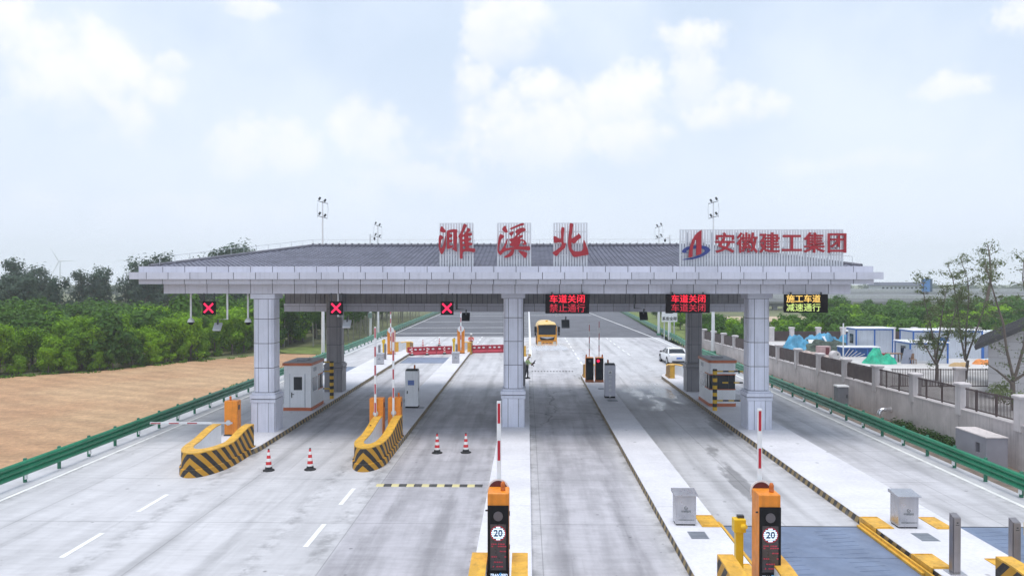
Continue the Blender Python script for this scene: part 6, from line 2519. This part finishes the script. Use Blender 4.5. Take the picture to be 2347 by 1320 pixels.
building('long pale far building with dark roof above the flyover', (170, 335, -1), 22, 12, 6.0, 3, mat('far_wall', (.50, .52, .58), .8))
t = thing('billboard', 'blue roadside billboard tower beyond the flyover', 'billboard', (136.5, 255, -1))
mb = MB()
mb.tube([(0, 0, 0), (0, 0, 4.5)], .5, 12)
mb.build('post', DARK, t)
mb = MB()
mb.box(-1.6, .9, -.3, .3, 4.51, 9.0)
mb.build('board', mat('billboard_blue', (.08, .25, .60), .5), t)
mb = MB()
mb.box(.91, 1.7, -.3, .9, 4.51, 9.0)
mb.build('board_side', mat('billboard_side', (.04, .09, .16), .5), t)


def turbine(label, loc, hub, L, a0):
    t = thing('wind_turbine', label, 'wind turbine', loc, 0, 'wind turbines on the horizon')
    mb = MB()
    mb.tube([(0, 0, 0), (0, 0, hub)], [1.1, .6], 12)
    mb.build('tower', WHITE, t)
    mb = MB()
    mb.box(-.8, .8, -2, 3, hub - .4, hub + 1.2)
    mb.lathe([(0, hub - .3), (.8, hub), (.8, hub + .8), (0, hub + 1.1)], 12, (0, -2.6))
    mb.build('nacelle', WHITE, t, bevel=.2)
    for k in range(3):
        a = a0 + 2 * PI * k / 3
        c, s = math.cos(a), math.sin(a)
        mb = MB()
        rings = []
        for u, w in ((.02, .5), (.15, 1.0), (.5, .65), (1.0, .12)):
            p = Vector((c * L * u, -2.7, hub + .4 + s * L * u))
            nrm = Vector((-s, 0, c))
            rings.append([tuple(p + nrm * w), tuple(p + Vector((0, -.15, 0))), tuple(p - nrm * w * .6), tuple(p + Vector((0, .15, 0)))])
        mb.loft(rings, 0, True)
        mb.build('blade', WHITE, t)
    return t


turbine('faint white wind turbine on the horizon at the far left', (-640, 1000, -1), 34, 24, 0.02)
turbine('faint white wind turbine half hidden beside the canopy corner', (-640, 1180, -1), 40, 22, 1.05)

# ------------------------------------------------------------------ trees
def leaves(rng, blobs, n, size, droop=.0, shell=.55):
    """many small folded leaf faces spread through ellipsoid clumps (x, y, z, rx, ry, rz)"""
    vs, fs = [], []
    wts = [b[3] * b[4] * b[5] for b in blobs]
    for _ in range(n):
        b = rng.choices(blobs, wts)[0]
        d = Vector((rng.gauss(0, 1), rng.gauss(0, 1), rng.gauss(0, 1))).normalized()
        r = shell + (1 - shell) * rng.random() if rng.random() < .78 else rng.random() * shell
        r *= 1 + .12 * rng.gauss(0, 1)
        p = Vector((b[0] + d.x * r * b[3], b[1] + d.y * r * b[4], b[2] + d.z * r * b[5]))
        nrm = (d + Vector((rng.uniform(-.5, .5), rng.uniform(-.5, .5), rng.uniform(-.15, .65)))).normalized()
        a = nrm.cross(Vector((rng.uniform(-1, 1), rng.uniform(-1, 1), rng.uniform(-1, 1)))).normalized()
        c = nrm.cross(a)
        s = size * rng.uniform(.6, 1.35)
        o = len(vs)
        vs += [tuple(p - a * s), tuple(p + c * s * .55 + nrm * s * .15), tuple(p + a * s), tuple(p - c * s * .55 + nrm * s * .15)]
        fs.append((o, o + 1, o + 2, o + 3))
    return vs, fs


def tree_proto(name, label, cat, group, rng, blobs, nleaf, size, leafm, trunk_h, trunk_r, limbs=5, bark=BARK, shell=.55):
    t = thing(name, label, cat, (0, 0, 0), 0, group)
    mb = MB()
    top = Vector((rng.uniform(-.15, .15), rng.uniform(-.15, .15), trunk_h))
    mb.tube([(0, 0, -.15), (top.x * .4, top.y * .4, trunk_h * .5), tuple(top)], [trunk_r, trunk_r * .8, trunk_r * .6], 8)
    for k in range(limbs):
        b = blobs[k % len(blobs)]
        e = Vector((b[0], b[1], b[2]))
        m = top.lerp(e, .5) + Vector((rng.uniform(-.2, .2), rng.uniform(-.2, .2), rng.uniform(-.1, .3)))
        mb.tube([tuple(top * .8), tuple(m), tuple(e)], [trunk_r * .55, trunk_r * .35, trunk_r * .12], 6)
    mb.build('trunk', bark, t)
    mb = MB()
    vs, fs = leaves(rng, blobs, nleaf, size, shell=shell)
    mb.add(vs, fs)
    mb.build('crown', leafm, t, fix=False)
    return t


def bushy(rng, h, w, n=9, low=.12):
    bl = [(0, 0, h * .58, w * .62, w * .62, h * .36)]
    for k in range(n):
        a = 2 * PI * k / n + rng.uniform(-.4, .4)
        z = h * rng.uniform(low + .12, .86)
        rr = w * (1 - abs(z / h - .45) * .9) * rng.uniform(.45, .75)
        r = w * rng.uniform(.28, .44)
        bl.append((rr * math.cos(a), rr * math.sin(a), z, r, r, r * rng.uniform(.7, .95)))
    return bl


def poplar(rng, h, w, n=12, gap=.3):
    bl = []
    for k in range(n):
        u = (k + .5) / n
        z = h * (gap + (1 - gap) * u * .97)
        rr = w * (1.05 - u) ** .6 * .6 * rng.uniform(.4, 1.1)
        a = rng.uniform(0, 2 * PI)
        r = w * (1.15 - u) ** .5 * rng.uniform(.34, .52)
        bl.append((rr * math.cos(a), rr * math.sin(a), z, r, r, r * rng.uniform(.8, 1.25)))
    return bl


GB, GM, GT, GS, GH = ('bright green trees edging the stubble field', 'dark green trees behind the bright front rows', 'tall trees standing at the back of the wood',
                      'slender trunked trees beyond the left guardrail', 'green trees behind the yard')
rg = random.Random(21)
LB = 'bright yellow-green bushy tree in the front rows at the field edge'
LM = 'darker green tree in the mass behind the bright field edge rows'
LT = 'tall grey-green tree rising over the wood behind the field'
LS = 'slender pale-trunked dark tree seen between the left columns or poles'
LH = 'rounded green tree in the rows behind the yard and site cabins'
P_B = [tree_proto('bushy_tree', LB, 'tree', GB, rg, bushy(rg, 5.0, 2.0, 12, -.04), 3400, .15, LEAF_BRIGHT, 2.2, .12) for _ in range(4)]
P_M = [tree_proto('dark_tree', LM, 'tree', GM, rg, bushy(rg, 6.6, 2.7, 11), 2000, .27, LEAF_MID, 3.0, .16) for _ in range(3)]
P_T = [tree_proto('tall_tree', LT, 'tree', GT, rg, [(b[0], b[1], b[2], b[3] * .8, b[4] * .8, b[5]) for b in bushy(rg, 11.8, 3.6, 20, .06)], 3000, .24, LEAF_TALL, 7.5, .2, 8, shell=.45) for _ in range(4)]
P_S = [tree_proto('slender_tree', LS, 'tree', GS, rg, [(b[0], b[1], b[2] + 1.2, b[3], b[4], b[5] * .8) for b in bushy(rg, 6.3, 1.9, 8, .42)], 1700, .21, LEAF_MID, 4.2, .085, 5, PALEBARK) for _ in range(2)]
P_H = [tree_proto('hedge_tree', LH, 'tree', GH, rg, bushy(rg, 4.6, 2.1, 10), 2000, .19, LEAF_BRIGHT if k == 2 else LEAF_MID, 2.0, .11) for k in range(4)]
used = set()


def plant(protos, x, y, z, s, label=None):
    p = rg.choice(protos)
    sc_ = (s * rg.uniform(.92, 1.08), s * rg.uniform(.92, 1.08), s)
    rz = rg.uniform(0, 6.28)
    if p.name not in used:
        used.add(p.name)
        p.location, p.rotation_euler, p.scale = (x, y, z), (0, 0, rz), sc_
    else:
        dup(p, (x, y, z), rz, label, None, sc_)


EDGE = [(-78, 34), (-60, 52), (-45.6, 62.9), (-40.2, 66.7), (-35.2, 74.8), (-31.1, 80.5), (-27.8, 88), (-27.5, 104)]


def along(off, step, jit):
    out = []
    for (xa, ya), (xb, yb) in zip(EDGE, EDGE[1:]):
        L = math.hypot(xb - xa, yb - ya)
        nx, ny = -(yb - ya) / L, (xb - xa) / L
        n = max(1, round(L / step))
        for i in range(n):
            t = (i + rg.uniform(.2, .8)) / n
            out.append((xa + (xb - xa) * t + nx * off + rg.uniform(-jit, jit), ya + (yb - ya) * t + ny * off + rg.uniform(-jit, jit)))
    return out


def seen(x, y):
    return -1.02 < x / max(1, y) < -.17


for off, step, s in ((.5, 1.9, .46), (1.8, 2.1, .86), (4.0, 2.5, .96), (7.0, 3.0, 1.04), (10.8, 3.5, 1.06)):
    for x, y in along(off, step, .5):
        if seen(x, y) and not (y > 79 and off < 4):
            plant(P_B if rg.random() < .8 else P_M, x, y, -.95, s * rg.uniform(.82, 1.15))
for off, step, s in ((15, 4.0, .80), (20, 4.6, .84), (26, 5.0, .86), (33, 5.6, .9), (41, 6.4, .92)):
    for x, y in along(off, step, 1.2):
        if seen(x, y):
            plant(P_M, x, y, -.95, s * rg.uniform(.85, 1.15))
for off, step, s in ((47, 4.2, .80), (54, 5.0, .88), (62, 6.0, .95), (72, 7.0, 1.0)):
    for x, y in along(off, step, 2.0):
        if seen(x, y):
            plant(P_T, x, y, -.95, s * rg.uniform(.66, 1.14))
# the tree tops that stand clear of the skyline
for x, y, h in ((-85, 128, 10.8), (-79, 130, 10.0), (-92, 130, 9.4), (-99, 132, 9.8), (-74, 126, 9.6), (-76.5, 131, 10.7), (-66, 125, 9.2), (-69.5, 128, 10.2), (-63, 122, 9.8),
                (-68.2, 130, 12.4), (-64.8, 131, 13.2), (-58.5, 132, 12.6), (-56.2, 134, 14.2), (-53.8, 133, 14.6), (-52.0, 134, 15.4), (-50.6, 132, 15.0), (-60.5, 130, 10.5)):
    plant(P_T, x, y, -.95, (h + 1.0) / 11.6)
for y in [92 + 4.3 * i for i in range(20)]:
    for k in range(3):
        x = -24.6 - 3.2 * k - rg.uniform(-1, 1) - (y - 90) * .012
        plant(P_S, x, y + rg.uniform(-1.4, 1.4), -.95, rg.uniform(.85, 1.1))
for y in [98 + 5 * i for i in range(15)]:
    for x in (-33, -38):
        plant(P_M, x + rg.uniform(-2, 2), y, -.95, rg.uniform(.85, 1.05))
# right hand rows
for row, (y0_, x0_, x1_, step, s) in enumerate(((81.5, 21, 60, 2.6, .92), (86, 22, 64, 2.8, 1.0), (90, 22, 66, 2.9, 1.04), (95, 24, 72, 3.2, 1.04), (104, 40, 82, 3.6, 1.10), (114, 46, 90, 4.0, 1.12), (128, 54, 106, 4.6, 1.16), (142, 60, 118, 5.2, 1.2))):
    x = x0_
    while x < x1_:
        low = .82 if (x / y0_ < .40) else 1.0
        plant(P_H, x + rg.uniform(-.5, .5), y0_ + rg.uniform(-.8, .8), -.95, s * low * rg.uniform(.86, 1.12))
        x += step
for x, y in ((24.5, 100), (25.5, 108), (23.8, 115), (26.5, 122), (25.4, 131), (27.2, 140), (26, 149), (28.5, 158)):
    plant(P_H, x, y, -.5, rg.uniform(.7, .95))
for p in P_B + P_M + P_T + P_S + P_H:
    if p.name not in used:
        for c in list(p.children):
            bpy.data.objects.remove(c)
        bpy.data.objects.remove(p)

# far horizon woods
for name, xs, y, lab in (('distant_woods', (-520, -120), 420, ''), ('distant_woods', (-110, 420), 560, '')):
    mb = MB()
    bl = []
    x = xs[0]
    while x < xs[1]:
        h = rg.uniform(4.0, 7.5)
        bl.append((x, y + rg.uniform(-15, 15), h * .45 - 1, rg.uniform(4, 8), 5, h * .55))
        x += rg.uniform(4, 8)
    vs, fs = leaves(rg, bl, 5200, 1.25)
    mb.add(vs, fs)
    o = mb.build(name, LEAF_DARK, fix=False)
    o['kind'] = 'stuff'

# thinly leaved young trees behind the retaining wall
LIMBS = {
    'young forked tree before the tiled house at the right edge': (35.0, .115, [[(22.81, 1.4), (22.79, 2.8)], [(22.79, 2.8), (22.29, 4.27), (21.98, 5.5), (21.51, 6.52), (21.06, 7.54), (20.69, 8.36)], [(22.79, 2.8), (23.02, 4.48), (22.92, 6.32), (22.47, 7.54), (22.27, 8.36)], [(22.79, 2.8), (23.51, 3.46), (24.1, 5.09), (23.68, 7.13), (23.17, 8.56)], [(22.75, 2.64), (22.1, 3.25), (21.69, 3.56)], [(21.51, 6.52), (21.77, 7.54), (21.8, 8.56), (21.76, 9.21)]]),
    'young many-stemmed tree standing before the nearest white cabin': (46.0, .10, [[(25.23, 1.3), (25.19, 2.31)], [(25.19, 2.31), (24.92, 3.52), (24.46, 4.87), (23.92, 6.21), (23.65, 7.55)], [(25.19, 2.31), (25.37, 4.06), (25.57, 5.67), (25.83, 7.15)], [(25.22, 2.23), (25.9, 3.93), (26.37, 5.54), (26.76, 7.02)], [(25.19, 2.31), (24.52, 3.25), (23.99, 3.79)]]),
    'young tall many-stemmed tree between the nearest cabin and the tiled house': (47.0, .10, [[(27.59, 1.3), (27.56, 2.48)], [(27.56, 2.48), (27.22, 3.99), (26.94, 5.91), (26.6, 7.55), (26.19, 8.54)], [(27.56, 2.48), (27.71, 4.26), (27.97, 6.18), (28.01, 7.55), (27.6, 8.93)], [(27.59, 2.39), (28.09, 3.99), (28.57, 5.5), (28.88, 7.01), (29.14, 8.65)]])}
for (lab, (Y0, r0, limbs)), nsp in zip(LIMBS.items(), (4, 9, 9)):
    bx, bz = limbs[0][0]
    t = thing('young_tree', lab, 'tree', (bx, Y0, bz), 0, 'young thinly leaved trees in the yard')
    mb = MB()
    blobs = []
    for li, l in enumerate(limbs):
        pts = []
        ph = rg.uniform(0, 6)
        for i, (x, z) in enumerate(l):
            dy = 0 if i == 0 else math.sin(ph) * .35 * i
            pts.append(Vector((x - bx, dy, z - bz)))
        r = r0 if li == 0 else r0 * .62
        n = len(pts)
        mb.tube([tuple(p) for p in pts], [r * (1 - .8 * i / max(1, n - 1)) if li else r * (1 - .1 * i) for i in range(n)], 7)
        if li == 0:
            continue
        for i in range(1, n):
            for k in range(nsp):
                u = rg.random()
                p = pts[i - 1].lerp(pts[i], u)
                if p.z < 2.0 and rg.random() < .75:
                    continue
                d = Vector((rg.uniform(-1, 1), rg.uniform(-1, 1), rg.uniform(-.1, .8))).normalized() * rg.uniform(.3, .95)
                q = p + d
                mb.tube([tuple(p), tuple(p.lerp(q, .6) + Vector((0, 0, .05))), tuple(q)], [.016, .011, .005], 4)
                for f_ in (.55, 1.0):
                    c = p.lerp(q, f_)
                    s = rg.uniform(.22, .5)
                    blobs.append((c.x, c.y, c.z, s, s, s * .75))
        e = pts[-1]
        blobs.append((e.x, e.y, e.z, .28, .28, .35))
    mb.build('trunk', BARK, t)
    mb = MB()
    vs, fs = leaves(rg, blobs, 3200 if nsp == 4 else 6800, .050, shell=.2)
    mb.add(vs, fs)
    mb.build('crown', LEAF_OLIVE, t, fix=False)

# weeds at the foot of the wall and round the yard fence
mb = MB()
bl = [(19.25 + rg.uniform(-.3, .2), 32.5 + i * .42, .05, .35, .4, .32) for i in range(16)] + [(18.9, 33 + i * .5, 0, .2, .3, .18) for i in range(8)]
vs, fs = leaves(rg, bl, 2600, .07)
mb.add(vs, fs)
o = mb.build('weeds', LEAF_WEED, fix=False)
o['kind'] = 'stuff'
mb = MB()
bl = [(20.5 + rg.uniform(0, 3.5), 30 + i * .55, 1.9 + rg.uniform(0, .5), .4, .4, .45) for i in range(12)]
vs, fs = leaves(rg, bl, 1300, .075)
mb.add(vs, fs)
o = mb.build('shrubs', LEAF_OLIVE, fix=False)
o['kind'] = 'stuff'
mb = MB()
bl = [(-20.2 + rg.uniform(-.5, .5), y, -.5, .35, .6, .3) for y in [20 + .8 * i for i in range(80)]]
vs, fs = leaves(rg, bl, 2600, .10)
mb.add(vs, fs)
o = mb.build('verge_weeds', LEAF_OLIVE, fix=False)
o['kind'] = 'stuff'

mb = MB()
bl = [(-21.6 + rg.uniform(-1.0, .5), y + rg.uniform(-1, 1), -.78, .5, .8, .35) for y in [56 + 1.5 * i for i in range(16)]]
for (xa, ya), (xb, yb) in zip(EDGE, EDGE[1:6]):
    n = int(math.hypot(xb - xa, yb - ya) / 1.1)
    bl += [(xa + (xb - xa) * i / n + rg.uniform(-.4, .9), ya + (yb - ya) * i / n - rg.uniform(-.3, .5), -.85, rg.uniform(.3, .9), .4, rg.uniform(.12, .35)) for i in range(n)]
vs, fs = leaves(rg, bl, 5200, .11)
mb.add(vs, fs)
o = mb.build('margin_weeds', LEAF_MID, fix=False)
o['kind'] = 'stuff'

# ------------------------------------------------------------------ water spray below the truck
m = bpy.data.materials.new('water_mist')
m.use_nodes = True
nt = m.node_tree
nt.nodes.clear()
co = nd(nt, 'ShaderNodeTexCoord').outputs['Object']
n1 = fbm(nt, co, 1.6, 3)
sx = nd(nt, 'ShaderNodeSeparateXYZ', i0=co)
den = mth(nt, 'MULTIPLY', sstep(nt, n1, .35, .7, .2, 3.2), sstep(nt, sx.outputs[2], .75, .0))
vol = nd(nt, 'ShaderNodeVolumePrincipled', Color=(.95, .97, 1, 1), Density=den)
nt.links.new(vol.outputs[0], nd(nt, 'ShaderNodeOutputMaterial').inputs['Volume'])
mb = MB()
rings = []
for z, k in ((0.012, 1), (.25, .95), (.5, .75), (.75, .35)):
    rings.append([(2.25 + 2.3 * k * math.cos(a), 79.8 + 1.7 * k * math.sin(a), z) for a in [2 * PI * i / 20 for i in range(20)]])
mb.loft(rings, 0, True)
o = mb.build('water_spray', m)
o['kind'] = 'stuff'

# ------------------------------------------------------------------ air
m = bpy.data.materials.new('haze_air')
m.use_nodes = True
nt = m.node_tree
nt.nodes.clear()
vol = nd(nt, 'ShaderNodeVolumePrincipled', Color=(.93, .97, 1.0, 1), Density=HAZE_DENSITY, Anisotropy=0.3)
nt.links.new(vol.outputs[0], nd(nt, 'ShaderNodeOutputMaterial').inputs['Volume'])
mb = MB()
mb.box(-1300, 1300, -70, 1320, -2.1, 64)
o = mb.build('haze', m)
o['kind'] = 'stuff'
